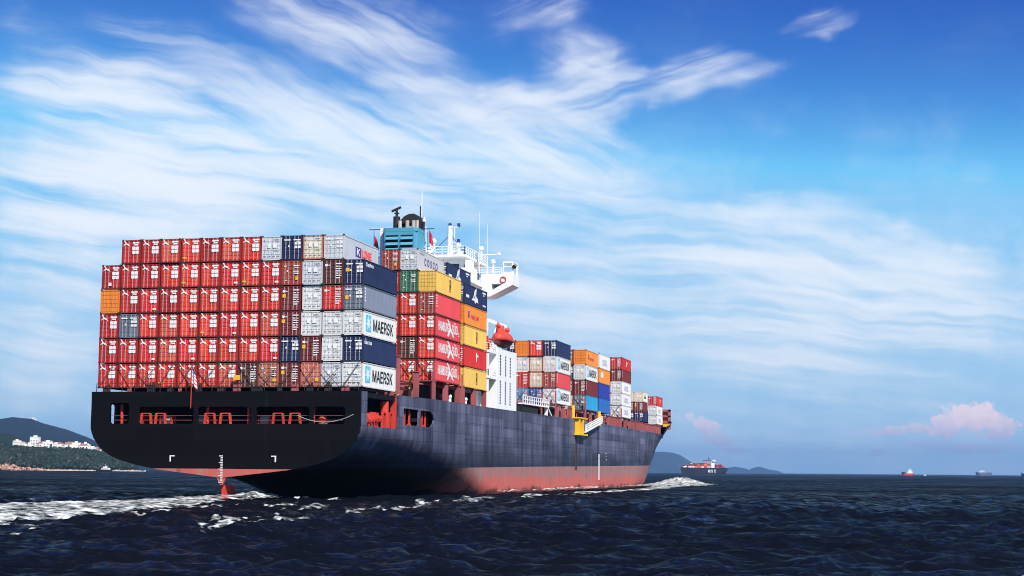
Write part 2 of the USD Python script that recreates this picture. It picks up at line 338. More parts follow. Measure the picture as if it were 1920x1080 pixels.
        pr('door_lettering', 'white_print', [B(-.9, -.55, 2.1, 2.2), B(.25, .95, 2.14, 2.26), B(.4, .9, 1.94, 2.02), B(.22, .9, 1.5, 1.6), B(.3, .9, 1.26, 1.36), B(-.55, -.4, 1.5, 1.68), B(-.8, -.5, .5, .58)])
    if sticker:
        col, a0, a1, b0, b1 = sticker; pr('sticker', col, [B(a0, a1, b0, b1)])
    # print on the starboard wall: (a, b) with a running forward
    def ps(name, mat, m, o):
        s = Shape()
        if isinstance(m, trimesh.Trimesh): s.mesh(m, STB, (o[0], -w2 + .022, o[1]))
        else: s.prism(m, .012, STB, (o[0], -w2 + .024, o[1]))
        obj(name, s, mat, base)
    def fit(t, x0, x1, hgt, bold=True):
        m = meshkit.text_mesh(t, hgt, .012, bold); wd = m.bounds[1][0] - m.bounds[0][0]
        m.apply_translation((-m.bounds[0][0], 0, 0)); m.apply_scale(((x1 - x0) / wd, 1, 1)); return m
    if side == 'maersk':
        ps('emblem_panel', 'sky_print', sbox(0, 0, 1.85, 1.85), (1.0, .55)); e = Shape().prism(star(.86), .012, STB, (1.925, -w2 + .010, 1.475)); obj('emblem', e, 'white_print', base)
        ps('lettering', 'dark_print', fit('MAERSK', 3.6, 11.0, 1.3), (3.6, .75))
    elif side == 'hamburg':
        ps('lettering', 'white_print', fit('HAMBURG', 1.5, 6.6, 1.15), (1.5, .95)); ps('lettering', 'white_print', fit('SÜD', 8.0, 10.8, 1.15), (8.0, .95))
        e = Polygon([(5.2, 2.62), (5.9, 2.66), (6.7, 2.2), (7.2, 1.6), (8.2, .95), (8.9, .4), (8.1, .5), (7.0, 1.15), (6.0, .35), (5.5, .45), (6.5, 1.45), (6.2, 2.1)])
        ps('emblem', 'white_print', e, (.3, .0)); ps('number_marks', 'white_print', unary_union([sbox(0, k * .2, .5, k * .2 + .1) for k in range(3)]), (11.2, .8))
    elif side == 'cosco':
        ps('lettering', 'indigo_print', fit('C O S C O', 3.0, 9.2, .9), (3.0, .95)); ps('number_marks', 'grey_print', sbox(0, 0, 2.2, .22), (.8, 2.2))
    elif side == 'kline':
        ps('emblem_panel', 'indigo_print', sbox(0, 0, 2.0, 1.15), (4.0, .8)); ps('emblem_panel', 'orange_print', sbox(0, 0, 3.9, 1.05), (6.02, .85)); e = Shape().mesh(fit('LINE', 0, 3.3, .8), STB, (6.3, -w2 + .010, .98)); obj('lettering', e, 'red_print', base)
        e = Shape().mesh(fit('K', 0, 1.1, .8), STB, (4.45, -w2 + .010, .98)); obj('emblem', e, 'white_print', base)
        ps('number_marks', 'white_print', sbox(0, 0, .9, .16), (10.6, 2.35))
    elif side == 'cma':
        ps('emblem', 'white_print', swoosh(.32), (.9, 2.5)); ps('lettering', 'white_print', fit('CMA CGM', .4, 3.0, .34), (.4, 1.95))
    elif side == 'safm':
        ps('lettering', 'white_print', fit('Safm', .5, 3.2, .42), (.5, 2.05))
    elif side == 'msc':
        for k, ch in enumerate('msc'):
            ps('lettering', 'dark_print', fit(ch, 0, .85, .62), (6.3, 1.75 - k * .55))
    elif side == 'eagle':
        e = Polygon([(3.6, .75), (4.6, 1.25), (5.2, 2.2), (6.3, 2.75), (6.1, 2.1), (5.9, 1.55), (7.0, 1.15), (7.2, .6), (6.2, .72), (5.6, .38), (5.0, .78)]).difference(Polygon([(4.9, 1.2), (5.5, 1.0), (5.6, 1.9)]))
        ps('emblem', 'white_print', e, (0, 0)); ps('number_marks', 'white_print', unary_union([sbox(9.6, 2.25, 11.4, 2.5), sbox(9.9, 1.95, 10.7, 2.1), sbox(.6, .9, 2.2, 1.3), sbox(9.8, .45, 11.6, .66)]), (0, 0))
    elif side == 'hapag':
        ps('emblem', 'indigo_print', Polygon([(2.0, .9), (2.9, 1.1), (2.5, 1.5), (2.9, 1.9), (2.0, 1.8)]), (0, .1)); ps('lettering', 'red_print', fit('Hapag-Lloyd', 3.4, 7.8, .62), (3.4, 1.05))
    elif side == 'oocl':
        ps('lettering', 'lavender_print', fit('OOCL', 3.6, 8.8, .85), (3.6, .95)); ps('number_marks', 'lavender_print', sbox(3.6, .72, 8.8, .8), (0, 0))
    elif side == 'patch':
        ps('emblem_panel', 'white_print', sbox(1.8, 1.1, 4.6, 2.1), (0, 0))
    elif side == 'marks':
        ps('number_marks', 'white_print', unary_union([sbox(.5, 2.0 - k * .34, .8, 2.2 - k * .34) for k in range(5)]), (0, .3))
    elif side == 'blot':
        ps('emblem', 'dark_print', unary_union([sbox(2.2, 1.0, 7.6, 1.5), sbox(3.4, 1.6, 4.2, 2.1), sbox(5.4, 1.6, 6.2, 2.1)]), (0, 0))
    elif side == 'tall':
        ps('number_marks', 'white_print', unary_union([sbox(6.4, .9, 6.9, 2.2), sbox(7.0, 1.6, 7.6, 1.9)]), (0, 0))

Y_ = 'yellow_print'
container_kind('hs_bright', 'bright red container with white swoosh', 'red_bright')
container_kind('hs_bright_tag', 'red container with low yellow sticker', 'red_bright', sticker=(Y_, -1.0, -.55, .42, .62))
container_kind('hs_deep', 'deep red container with white swoosh', 'red_deep')
container_kind('hs_deep_patch', 'deep red container with low white patch', 'red_deep', sticker=('white_print', -.3, .06, .32, .7))
container_kind('hs_faded', 'faded orange-red container with white swoosh', 'red_faded')
container_kind('hs_crimson', 'crimson container with low white mark', 'red_crimson', sticker=('white_print', .5, .9, .3, .5))
container_kind('hs_side', 'red container with white HAMBURG lettering', 'red_bright', side='hamburg', side_paint='red_side')
container_kind('orange_plain', 'plain orange container', 'orange', 'none', rods='orange')
container_kind('orange_hapag', 'orange container with small dark lettering', 'orange', 'none', side='hapag', rods='orange')
container_kind('orange_patch', 'orange container with white patch', 'orange', 'none', side='patch', rods='orange')
container_kind('slate_plain', 'slate grey container', 'slate', 'title')
container_kind('maroon_tag', 'maroon container with yellow sticker', 'maroon', 'agent', sticker=(Y_, -1.0, -.6, 1.45, 1.85))
container_kind('maroon_bare', 'maroon container', 'maroon', 'agent', side='marks')
container_kind('brown_tag', 'brown-red container with yellow sticker', 'brown_red', 'dashes', side='marks', sticker=(Y_, .5, .85, .55, .95))
container_kind('dark_brown', 'dark brown container', 'dark_brown', 'agent')
container_kind('red_agent', 'red container with small white lettering', 'red_deep', 'agent', side='tall')
container_kind('salmon_tag', 'pale salmon container with yellow sticker', 'salmon', 'none', sticker=(Y_, .55, .9, .65, 1.0))
container_kind('tan_tag', 'tan-brown container with yellow sticker', 'tan_brown', 'dashes', sticker=(Y_, .5, .95, .65, .95))
container_kind('white_reefer', 'plain white container', 'reefer_white', 'reefer', rods='reefer_white')
container_kind('white_maersk', 'white MAERSK container with star panel', 'reefer_white', 'reefer', side='maersk', rods='reefer_white')
container_kind('white_oocl', 'white container with pale OOCL lettering', 'reefer_white', 'reefer', side='oocl', rods='reefer_white')
container_kind('white_blot', 'white container with black lettering', 'cream_white', 'reefer', side='blot', rods='cream_white')
container_kind('cream_plain', 'cream container with rust-edged doors', 'cream_white', 'reefer', rods='cream_white', frame='tan_brown')
container_kind('grey_plain', 'pale grey container', 'grey_white', 'reefer', rods='grey_white')
container_kind('grey_kline', 'pale grey container with LINE emblem', 'grey_white', 'title', side='kline', side_paint='pale_grey', rods='grey_white')
container_kind('grey_cosco', 'pale grey container with COSCO lettering', 'grey_white', 'reefer', side='cosco', side_paint='pale_grey', rods='grey_white', sticker=(Y_, -.95, -.6, 1.3, 1.45))
container_kind('grey_blue', 'blue-grey container with yellow sticker', 'slate', 'title', side='marks', side_paint='grey_blue', sticker=(Y_, -.98, -.6, 1.15, 1.6))
container_kind('navy_cma', 'navy container with CMA CGM lettering', 'navy', 'title', side='cma')
container_kind('navy_safm', 'navy container with small white lettering', 'navy', 'title', side='safm', sticker=(Y_, -1.0, -.55, 1.4, 1.8))
container_kind('navy_plain', 'navy container', 'navy', 'title')
container_kind('navy_eagle', 'navy container with white bird emblem', 'navy', 'dashes', side='eagle')
container_kind('yellow_msc', 'yellow container with stacked black letters', 'yellow', 'none', side='msc', rods='yellow')
container_kind('green_plain', 'green container', 'green', 'dashes')
container_kind('brown_side', 'brown-red container with white print', 'brown_red', 'dashes', side='marks', side_paint='red_side')
container_kind('blue_plain', 'bright blue container', 'blue', 'dashes')
container_kind('light_blue', 'light blue container', 'light_blue', 'dashes')
container_kind('cyan_side', 'blue container with cyan side', 'slate', 'dashes', side_paint='cyan_blue')
container_kind('violet_side', 'violet-blue container', 'violet_blue', 'none', rods='violet_blue')

def container(key, x, col_right, z, label, group, tier=2.9, length=1.0):
    """col_right: y of the container's starboard edge slot (slots 2.5 m apart)."""
    t = thing('shipping_container', label, 'container', (x + rng.uniform(-.10, .10), col_right + 1.25 + rng.uniform(-.03, .03), z), group=group)
    if abs(tier - 2.9) > .01 or length != 1: UsdGeom.Xformable(t).AddScaleOp().Set(Gf.Vec3f(length, 1, (tier - .03) / CH))
    t.GetReferences().AddInternalReference(f'/World/container_kinds/{key}'); t.SetInstanceable(True)

def slot(c): return 16.25 - 2.5 * c          # starboard edge of column c (1 = port side, 13 = starboard side)

# ------------------------------------------------------------------ the sea
_w = np.random.default_rng(11)
NW = 56
W_L = np.exp(_w.uniform(math.log(.4), math.log(5.5), NW)); W_D = _w.normal(math.radians(200), .75, NW)
W_S = WAVE_SLOPE * math.sqrt(2 / NW) * np.clip(W_L / 3.0, .5, 1) ** .3 * np.where(W_L > 5, .55, 1); W_P = _w.uniform(0, 6.283, NW)
W_KX, W_KY = 6.2832 / W_L * np.cos(W_D), 6.2832 / W_L * np.sin(W_D)

def wake_band(x):
    """middle and half width of the propeller wake, which swings to starboard astern"""
    up = -1.0 + .9 * np.sin(x * .11) + .5 * np.sin(x * .31); lo = np.where(x > -12, -6.8, -8.0 + .225 * np.minimum(x + 15, 0)) + .7 * np.sin(x * .23 + 1)
    return (up + lo) / 2, (up - lo) / 2

def swell(x, y, spacing=None):
    x, y = np.asarray(x, float), np.asarray(y, float); z = np.zeros(x.shape)
    gust = .45 + 1.1 * meshkit.fbm(np.stack([x / 38, y / 38, 0 * x], -1), 4, 5)
    for i in range(NW):
        a = W_S[i] * W_L[i] / 6.2832
        ph = W_KX[i] * x + W_KY[i] * y + W_P[i]
        k = a if spacing is None else a * np.clip(W_L[i] / (3.0 * spacing) - .35, .34, 1)
        z += k * (np.sin(ph) - .22 * np.cos(2 * ph))
    c, w = wake_band(x)
    calm = np.clip(1.5 - np.abs(y - c) / w, 0, 1) * np.clip((10 - x) / 6, 0, 1)
    return z * gust * (1 - .8 * calm)

def build_sea():
    rows = np.r_[np.arange(150, 2.0, -.2), np.geomspace(2.0, .12, 24)]; r = 5303. / rows
    r = np.r_[1.0, 6, 14, 24, 31, r, 60000.]
    az = np.r_[np.radians(np.linspace(-20.5, 20.5, 560)), np.radians(np.linspace(20.5, 339.5, 60))[1:-1]]
    n, k = len(r), len(az)
    A, Rr = np.meshgrid(az, r)
    x, y = EYE[0] + Rr * np.cos(YAW - A), EYE[1] + Rr * np.sin(YAW - A)
    sp = np.gradient(r)[:, None] * .55 + 0 * A
    sp[:, 560:] = 50
    z = swell(x, y, sp)
    v = np.stack([x, y, z], -1).reshape(-1, 3)
    i, j = np.meshgrid(np.arange(n - 1), np.arange(k), indexing='ij'); j2 = (j + 1) % k
    a, b, c, d = i * k + j, i * k + j2, (i + 1) * k + j2, (i + 1) * k + j
    f = np.stack([a, d, c, b], -1).reshape(-1, 4)
    v = np.vstack([v, [[EYE[0], EYE[1], 0]]]); jj = np.arange(k)
    f = np.vstack([np.vstack([f[:, [0, 1, 2]], f[:, [0, 2, 3]]]), np.stack([np.full(k, len(v) - 1), jj, (jj + 1) % k], -1)])
    f[:len(f) - k] = f[:len(f) - k]
    t = trimesh.Trimesh(v, f, process=False)
    if t.face_normals[:1000, 2].mean() < 0: f = f[:, ::-1]
    g = Graph()
    pos = g.add('geometry') + '.position'
    n1 = g.add('noise_texture', {'scale': 3.2, 'detail': 6.0, 'roughness': .62}, vector=g.add('mapping', {'mapping_type': 'point', 'rotation': (0, 0, .35), 'scale': (1.0, .55, 1)}, vector=pos) + '.vector') + '.fac'
    n2 = g.add('noise_texture', {'scale': .22, 'detail': 5.0, 'roughness': .6}, vector=g.add('mapping', {'mapping_type': 'point', 'rotation': (0, 0, .35), 'scale': (1.0, .5, 1)}, vector=pos) + '.vector') + '.fac'
    b1 = g.add('bump', {'strength': 1.0, 'distance': SEA_BUMP}, height=n1) + '.normal'
    b2 = g.add('bump', {'strength': 1.0, 'distance': SEA_BUMP * 2}, height=n2, normal=b1) + '.normal'
    # the choppy surface never mirrors fully: the wave backs are hidden at a low angle
    df = g.add('diffuse_bsdf', {'color': SEA_COL}) + '.BSDF'
    gl = g.add('glossy_bsdf', {'roughness': .08, 'color': (.72, .88, 1.0)}, normal=b2) + '.BSDF'
    n3 = g.add('noise_texture', {'scale': .016, 'detail': 9.0, 'roughness': .68}, vector=g.add('mapping', {'mapping_type': 'point', 'rotation': (0, 0, .5), 'scale': (1.0, .6, 1)}, vector=pos) + '.vector') + '.fac'
    fr = g.rng(g.add('fresnel', {'IOR': 1.33}, normal=b2) + '.fac', 0, 1, 0, SEA_SPEC, 'linear')
    n4 = g.add('noise_texture', {'scale': .5, 'detail': 7.0, 'roughness': .7}, vector=g.add('mapping', {'mapping_type': 'point', 'rotation': (0, 0, .4), 'scale': (1.0, .5, 1)}, vector=pos) + '.vector') + '.fac'
    fr = g.math('multiply', g.math('multiply', fr, g.rng(n3, .36, .66, .3, 1.6)), g.rng(n4, .42, .66, .15, 2.3))      # ruffled and slick patches
    pr = g.add('mix_closure', {}, fac=fr, closure1=df, closure2=gl)
    MAT['sea'] = usdkit.material(stage, '/World/Looks/sea_water', g.n, g.l, surface=pr + '.closure')
    tag(obj('sea', (v, f), 'sea', smooth=True), 'dark blue choppy sea reaching the horizon', 'sea', kind='structure')

build_sea()

def foam_material():
    g = Graph(); pos = g.add('geometry') + '.position'
    n = g.add('noise_texture', {'scale': .9, 'detail': 6.0, 'roughness': .65}, vector=pos) + '.fac'
    c = g.add('rgb_ramp', {'ramp': [(0., (.22, .34, .28)), (.36, (.42, .54, .48)), (.47, (.82, .85, .84)), (1., (.90, .91, .92))]}, fac=n) + '.color'
    bp = g.add('bump', {'strength': .4, 'distance': .2}, height=g.add('noise_texture', {'scale': 2.2, 'detail': 6.0}, vector=pos) + '.fac') + '.normal'
    p = g.add('principled_bsdf', {'roughness': .75, 'specular_ior_level': .2}, base_color=c, normal=bp)
    den = g.add('attribute', {'attribute': 'density'}) + '.fac'
    fine = g.add('noise_texture', {'scale': 1.0, 'detail': 6.0, 'roughness': .62, 'distortion': .3}, vector=g.add('mapping', {'mapping_type': 'point', 'rotation': (0, 0, .3), 'scale': (1.3, .75, 1)}, vector=pos) + '.vector') + '.fac'
    al = g.rng(g.math('add', fine, g.math('multiply', den, 1.5)), .44, .70)
    tr = g.add('transparent_bsdf') + '.BSDF'
    mx = g.add('mix_closure', {}, fac=al, closure1=tr, closure2=p + '.BSDF')
    MAT['foam'] = usdkit.material(stage, '/World/Looks/sea_foam', g.n, g.l, surface=mx + '.closure')
foam_material()

def foam(name, x0, x1, y0, y1, step, mask, froth, label, sy=None):
    """White water: a fine sheet on the waves, kept only where mask(x, y, noise) is positive."""
    nx, ny = int((x1 - x0) / step), int((y1 - y0) / (sy or step))
    X, Y = np.meshgrid(np.linspace(x0, x1, nx), np.linspace(y0, y1, ny), indexing='ij')
    P = np.stack([X * .22, Y * 1.1, 0 * X], -1); nz = .55 * meshkit.fbm(P * .55, 4, 3) + .45 * meshkit.fbm(P * 2.2, 4, 9)
    mk = mask(X, Y, nz)
    rr_ = np.hypot(X - EYE[0], Y - EYE[1]); Z = swell(X, Y, .11 * rr_ ** 2 / 5303) + .14 + froth(X, Y) * (.10 + 1.3 * np.clip(meshkit.fbm(np.stack([X * .45, Y * .8, 0 * X + 4], -1), 4, 2), 0, 1) + .7 * (meshkit.fbm(np.stack([X * 1.6, Y * 1.8, 0 * X], -1), 3, 14) - .3)) + .10 * meshkit.fbm(np.stack([X * 2, Y * 2, 0 * X], -1), 3, 8)
    ii, jj = np.meshgrid(np.arange(nx - 1), np.arange(ny - 1), indexing='ij')
    keep = (mk[:-1, :-1] + mk[1:, 1:] + mk[:-1, 1:] + mk[1:, :-1]) > -1.0
    a = (ii * ny + jj)[keep]; v = np.stack([X, Y, Z], -1).reshape(-1, 3)
    f = np.vstack([np.stack([a, a + ny, a + ny + 1], -1), np.stack([a, a + ny + 1, a + 1], -1)])
    u, inv = np.unique(f, return_inverse=True)
    o = obj(name, (v[u], inv.reshape(-1, 3)), 'foam', smooth=True)
    UsdGeom.PrimvarsAPI(o).CreatePrimvar('density', Sdf.ValueTypeNames.FloatArray, 'vertex').Set(Vt.FloatArray.FromNumpy(np.clip(mk.ravel()[u], -.6, .5).astype(np.float32)))
    tag(o, label, 'sea foam', kind='stuff')

# propeller wake: runs astern, its near edge swinging to starboard
def wake(X, Y, n):
    c, w = wake_band(X)
    e = 1 - np.abs(Y - c) / w
    st = meshkit.fbm(np.stack([X * .09, (Y - c) * .55, 0 * X + 7], -1), 4, 21)       # long streaks
    m = np.clip(e * 2.4, -.5, .62) + (n - .5) * .9 + (st - .5) * .9 - .02
    return np.where(X > 3 + 10 * (n - .5) - np.abs(Y - c) * .3, -1, m)
foam('wake_foam', -112, 9, -36, 5, .28, wake, lambda X, Y: np.clip((X + 40) / 40, .12, 1) * .5 * np.clip(1.2 - np.abs(Y - wake_band(X)[0]) / wake_band(X)[1], .1, 1), 'churned white wake trailing astern of the big ship')
def bow_wave_line(X, Y, n):
    xs = np.array([-100, -95, -82, -70, -55, -30, 0, 40, 80, 118, 160, 200])
    c = np.interp(X, xs, [-40, -39.6, -37.6, -36.0, -36.2, -32.5, -28.8, -29.0, -29.5, -29.5, -26.5, -22.0]) + 1.2 * np.sin(X * .21) + .6 * np.sin(X * .53)
    w = np.interp(X, xs, [.3, .8, .7, .5, .9, .8, .8, 1.1, 1.7, 3.0, 3.6, 5.0])
    dens = .50 + .14 * np.sin(X * .083 + 1.0) + .08 * np.sin(X * .19)
    return 1.0 - np.abs(Y - c) / w - (1.0 - n) * 2.0 + dens * .75 - .20
foam('bow_wave_foam', -100, 200, -44, -14, .35, bow_wave_line, lambda X, Y: .07 + 0 * X, 'thin broken line of foam spreading from the bow along the starboard side', sy=.22)
def bow_crest(X, Y, n):
    c = np.interp(X, [190, 240, 285, 312], [-23, -19, -14, -11]); w = np.interp(X, [190, 215, 262, 300, 314], [2.5, 6, 7.5, 5, .5])
    return 1.25 - np.abs(Y - c) / w - (1 - n) * 2.0 + .62
foam('bow_crest_foam', 190, 314, -34, -2, .5, bow_crest, lambda X, Y: np.interp(X, [190, 230, 268, 290, 314], [.2, .7, 1.5, 1.1, .1]) * np.clip(1.3 - 1.2 * np.abs(Y - np.interp(X, [190, 240, 285, 312], [-23, -19, -14, -11])) / np.interp(X, [190, 215, 262, 300, 314], [2.5, 6, 7.5, 5, .5]), .05, 1), 'heaped white bow wave bursting beside the stem of the big ship')
def side_wash(X, Y, n):
    return .9 - np.abs(Y + 17.6 + .5 * np.sin(X * .17)) / (1.1 + .5 * np.sin(X * .07)) - (1 - n) * 2.2 + .42
foam('hull_wash_foam', 58, 230, -20.5, -15.6, .3, side_wash, lambda X, Y: .3 + 0 * X, 'specks of foam washing along the red waterline of the big ship', sy=.2)

# ------------------------------------------------------------------ the big container ship
HB = 16.38
def chalk_paint(name, base, fresh_shaded, spec=.3):
    """Hull paint: plates of slightly different tone, chalky running streaks, fresher low on the side, with shade painted in there too."""
    g = Graph(); pos = g.add('texture_coordinate') + '.object'
    s = g.add('separate_xyz', {}, vector=pos); X, Z = s + '.x', s + '.z'
    pl = g.add('combine_xyz', {}, x=X, y=Z) + '.vector'
    br = g.add('brick_texture', {'scale': 1.0, 'color1': (.64, .64, .66), 'color2': (1.24, 1.24, 1.24), 'mortar': (.42, .42, .45), 'mortar_size': .045, 'mortar_smooth': .6, 'bias': 0.0, 'brick_width': 13.0, 'row_height': 1.38}, vector=pl) + '.color'
    st = g.add('noise_texture', {'scale': 1.0, 'detail': 7.0, 'roughness': .7}, vector=g.add('mapping', {'mapping_type': 'point', 'scale': (.55, .55, .045)}, vector=pos) + '.vector') + '.fac'
    bl = g.add('noise_texture', {'scale': .13, 'detail': 5.0, 'roughness': .6}, vector=pos) + '.fac'
    k = g.math('add', g.math('multiply', g.rng(st, .34, .66, 0, 1), .62), g.math('multiply', g.rng(bl, .35, .65, 0, 1), .3))
    k = g.math('multiply', g.math('add', k, .15), g.rng(Z, 3.6, 9.0, .16, 1.0, 'linear'), clamp=True)  # low band: fresher paint, darkened further to stand for shade on the hull
    c = g.add('mix', {'mix_type': 'mix', 'color1': fresh_shaded, 'color2': base}, fac=k) + '.color'
    c = g.add('mix', {'mix_type': 'multiply', 'fac': 1.0}, color1=c, color2=br) + '.color'
    rust = g.rng(g.add('noise_texture', {'scale': 1.0, 'detail': 8.0, 'roughness': .7}, vector=g.add('mapping', {'mapping_type': 'point', 'scale': (.9, .9, .10)}, vector=pos) + '.vector') + '.fac', .66, .8, 0, .4)
    c = g.add('mix', {'mix_type': 'mix', 'color2': (.10, .055, .04)}, fac=rust, color1=c) + '.color'
    bp = g.add('bump', {'strength': .6, 'distance': .05}, height=g.add('noise_texture', {'scale': .35, 'detail': 3.0}, vector=pos) + '.fac') + '.normal'
    p = g.add('principled_bsdf', {'roughness': .55, 'specular_ior_level': spec}, base_color=c, normal=bp)
    MAT[name] = usdkit.material(stage, '/World/Looks/' + name, g.n, g.l, surface=p + '.BSDF')
chalk_paint('hull_black', (.158, .163, .245), (.006, .009, .021), .15)
def stern_paint():
    g = Graph(); pos = g.add('texture_coordinate') + '.object'; s = g.add('separate_xyz', {}, vector=pos)
    br = g.add('brick_texture', {'scale': 1.0, 'color1': (.8, .8, .8), 'color2': (1.15, 1.15, 1.15), 'mortar': (.45, .45, .45), 'mortar_size': .03, 'mortar_smooth': .5, 'brick_width': 7.0, 'row_height': 1.6}, vector=g.add('combine_xyz', {}, x=s + '.y', y=s + '.z') + '.vector') + '.color'
    st = g.add('noise_texture', {'scale': 1.0, 'detail': 7.0, 'roughness': .7}, vector=g.add('mapping', {'mapping_type': 'point', 'scale': (.8, .8, .07)}, vector=pos) + '.vector') + '.fac'
    k = g.math('multiply', g.rng(st, .55, .78, 0, 1), g.rng(s + '.y', 2., -14., .12, 1.))
    c = g.add('mix', {'mix_type': 'mix', 'color1': (.0052, .0052, .0065), 'color2': (.016, .020, .038)}, fac=k) + '.color'
    c = g.add('mix', {'mix_type': 'multiply', 'fac': 1.0}, color1=c, color2=br) + '.color'
    MAT['stern_black'] = usdkit.material(stage, '/World/Looks/stern_black', {**g.n, 'p': ('principled_bsdf', {'roughness': .6, 'specular_ior_level': .1})}, g.l + [(c, 'p.base_color')], surface='p.BSDF')
stern_paint()
def boot_paint(name, counter):
    g = Graph(); pos = g.add('texture_coordinate') + '.object'; s = g.add('separate_xyz', {}, vector=pos)
    st = g.add('noise_texture', {'scale': 1.0, 'detail': 8.0, 'roughness': .7}, vector=g.add('mapping', {'mapping_type': 'point', 'scale': (.35, .35, .25)}, vector=pos) + '.vector') + '.fac'
    st2 = g.add('noise_texture', {'scale': 1.0, 'detail': 6.0, 'roughness': .7}, vector=g.add('mapping', {'mapping_type': 'point', 'scale': (1.1, 1.1, .08)}, vector=pos) + '.vector') + '.fac'
    blo = g.add('noise_texture', {'scale': .09, 'detail': 5.0, 'roughness': .65}, vector=pos) + '.fac'
    zz = g.math('add', g.math('add', s + '.z', g.math('multiply', g.math('subtract', st, .5), 3.2)), g.math('multiply', g.math('subtract', blo, .5), 3.0))
    scum = g.math('multiply', g.rng(zz, 1.5, 3.2, 0, .85), g.rng(s + '.x', 15., 40., .15, 1.))
    c = g.add('mix', {'mix_type': 'mix', 'color1': (.56, .115, .09), 'color2': (.30, .17, .16)}, fac=scum) + '.color'
    c = g.add('mix', {'mix_type': 'mix', 'color2': (.34, .25, .22)}, fac=g.rng(st2, .48, .70, 0, .8), color1=c) + '.color'
    c = g.add('mix', {'mix_type': 'mix', 'color2': (.09, .045, .04)}, fac=g.rng(st, .58, .72, 0, .8), color1=c) + '.color'
    c = g.add('mix', {'mix_type': 'mix', 'color2': (.42, .17, .04)}, fac=g.rng(g.add('noise_texture', {'scale': .14, 'detail': 6.0, 'roughness': .7, 'w': 3.0, 'dimensions': '4D'}, vector=pos) + '.fac', .62, .72, 0, .6), color1=c) + '.color'
    low = g.rng(zz, .9, .1, 0, .85)
    c = g.add('mix', {'mix_type': 'mix', 'color2': (.05, .02, .017)}, fac=low, color1=c) + '.color'
    if counter:   # shade under the stern overhang, painted near-black into the red
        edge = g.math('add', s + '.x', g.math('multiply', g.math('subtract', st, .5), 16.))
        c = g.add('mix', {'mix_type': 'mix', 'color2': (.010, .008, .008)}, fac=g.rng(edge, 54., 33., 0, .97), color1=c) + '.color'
    p = g.add('principled_bsdf', {'roughness': .6, 'specular_ior_level': .2}, base_color=c)
    MAT[name] = usdkit.material(stage, '/World/Looks/' + name, g.n, g.l, surface=p + '.BSDF')
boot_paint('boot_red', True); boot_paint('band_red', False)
paint('ship_white', (.86, .86, .85), (.45, .34, .24), .18, .04, scale=.6); plain('ship_glass', (.02, .03, .04), .08)
paint('ship_red', (.60, .045, .03), (.2, .04, .03), .4); paint('oxide', (.36, .09, .09), (.10, .035, .03), .6, .2); paint('funnel_blue', (.07, .32, .46), (.05, .2, .3), .3, .05, scale=.4)
plain('soot', (.012, .011, .012), .7); paint('stack_steel', (.50, .42, .36), (.02, .017, .015), 1.0, streak=(1.2, 1.2, .1)); plain('deck_dark', (.05, .018, .015), .8)
paint('ship_yellow', (.85, .48, .02), amount=.2); plain('flag_red', (.55, .03, .05), .8); plain('flag_blue', (.03, .05, .22), .8); plain('flag_white', (.75, .74, .75), .8)
plain('keel_red', (.16, .02, .02), .5); paint('boat_orange', (.66, .055, .03), (.4, .05, .03), .35, .1); plain('rope', (.35, .33, .30), .9); plain('maroon_pale', (.36, .10, .11), .6)

ship = thing('container_ship', 'huge black-hulled container ship seen from astern with red waterline band', 'ship')

ZT = [2.3, 2.75, 3.25, 3.8, 4.5, 5.3, 6.2, 7.0, 8.0, 30.]
YT = [0., 3.9, 8.2, 11.0, 13.3, 14.7, 15.6, 16.1, HB, HB]
from scipy.interpolate import PchipInterpolator
_tran = PchipInterpolator(ZT, YT)
BZ = np.array([-3, -.4, 1.5, 3.7, 6.6, 10.2, 13.7, 17.2, 19.6]); BS = np.array([172, 174.2, 180.2, 184.3, 191.1, 198.8, 211.3, 224.4, 233.8])
BE = np.array([273, 274.2, 278.2, 280.3, 283.1, 286.8, 295.3, 306.4, 313.8]); BN = np.array([2., 2, 2, 2.1, 2.2, 2.4, 2.7, 3.0, 3.2])
_bs, _be, _bn = PchipInterpolator(BZ, BS), PchipInterpolator(BZ, BE), PchipInterpolator(BZ, BN)
def lift(x): return 8.0 * (np.clip(x, 0, 60) / 60.) ** 2
def half(x, z):
    if x < 100: return float(np.clip(_tran(np.clip(z + lift(x), 2.3, 30)), 0, HB)) if z + lift(x) > 2.3 else 0.
    zz = min(max(z, -3), 19.6); t = (x - _bs(zz)) / (_be(zz) - _bs(zz))
    return float(HB * (1 - np.clip(t, 0, 1) ** _bn(zz)))
def hull_top(x): return float(np.interp(x, [-1, 28.99, 29, 60, 120, 236, 241, 244, 275, 314], [8.2, 8.2, 12.4, 12.5, 12.85, 12.85, 12.9, 15.2, 17.2, 19.6]))
def boot_top(x): return float(np.interp(x, [0, 46, 72, 209, 320], [3.30, 3.73, 3.95, 4.85, 5.6]))
def keel(x):
    if x < 100: return max(-2.5, 2.3 - float(lift(x)) + .001)
    return max(-2.5, float(np.interp(x, BE, BZ)) + .001)
XS = np.unique(np.r_[-1, np.arange(0, 64, 2.0), 28.99, 29, np.arange(64, 170, 6.), np.arange(170, 236, 3.), 236, 241, 244, np.arange(246, 313, 1.5), 313.7])
def skin(z0f, z1f, rows, side):
    v, f, prev = [], [], None
    for x in XS:
        a, b = z0f(x), z1f(x)
        a, b = (a, b) if b > a else (b, b)
        for k in range(rows + 1):
            z = a + (b - a) * k / rows; v.append([x, side * half(x, z), z])
    n = rows + 1
    for i in range(len(XS) - 1):
        for k in range(rows):
            q = i * n + k; f.append([q, q + n, q + n + 1, q + 1] if side < 0 else [q, q + 1, q + n + 1, q + n])
    return np.array(v), np.array(f)
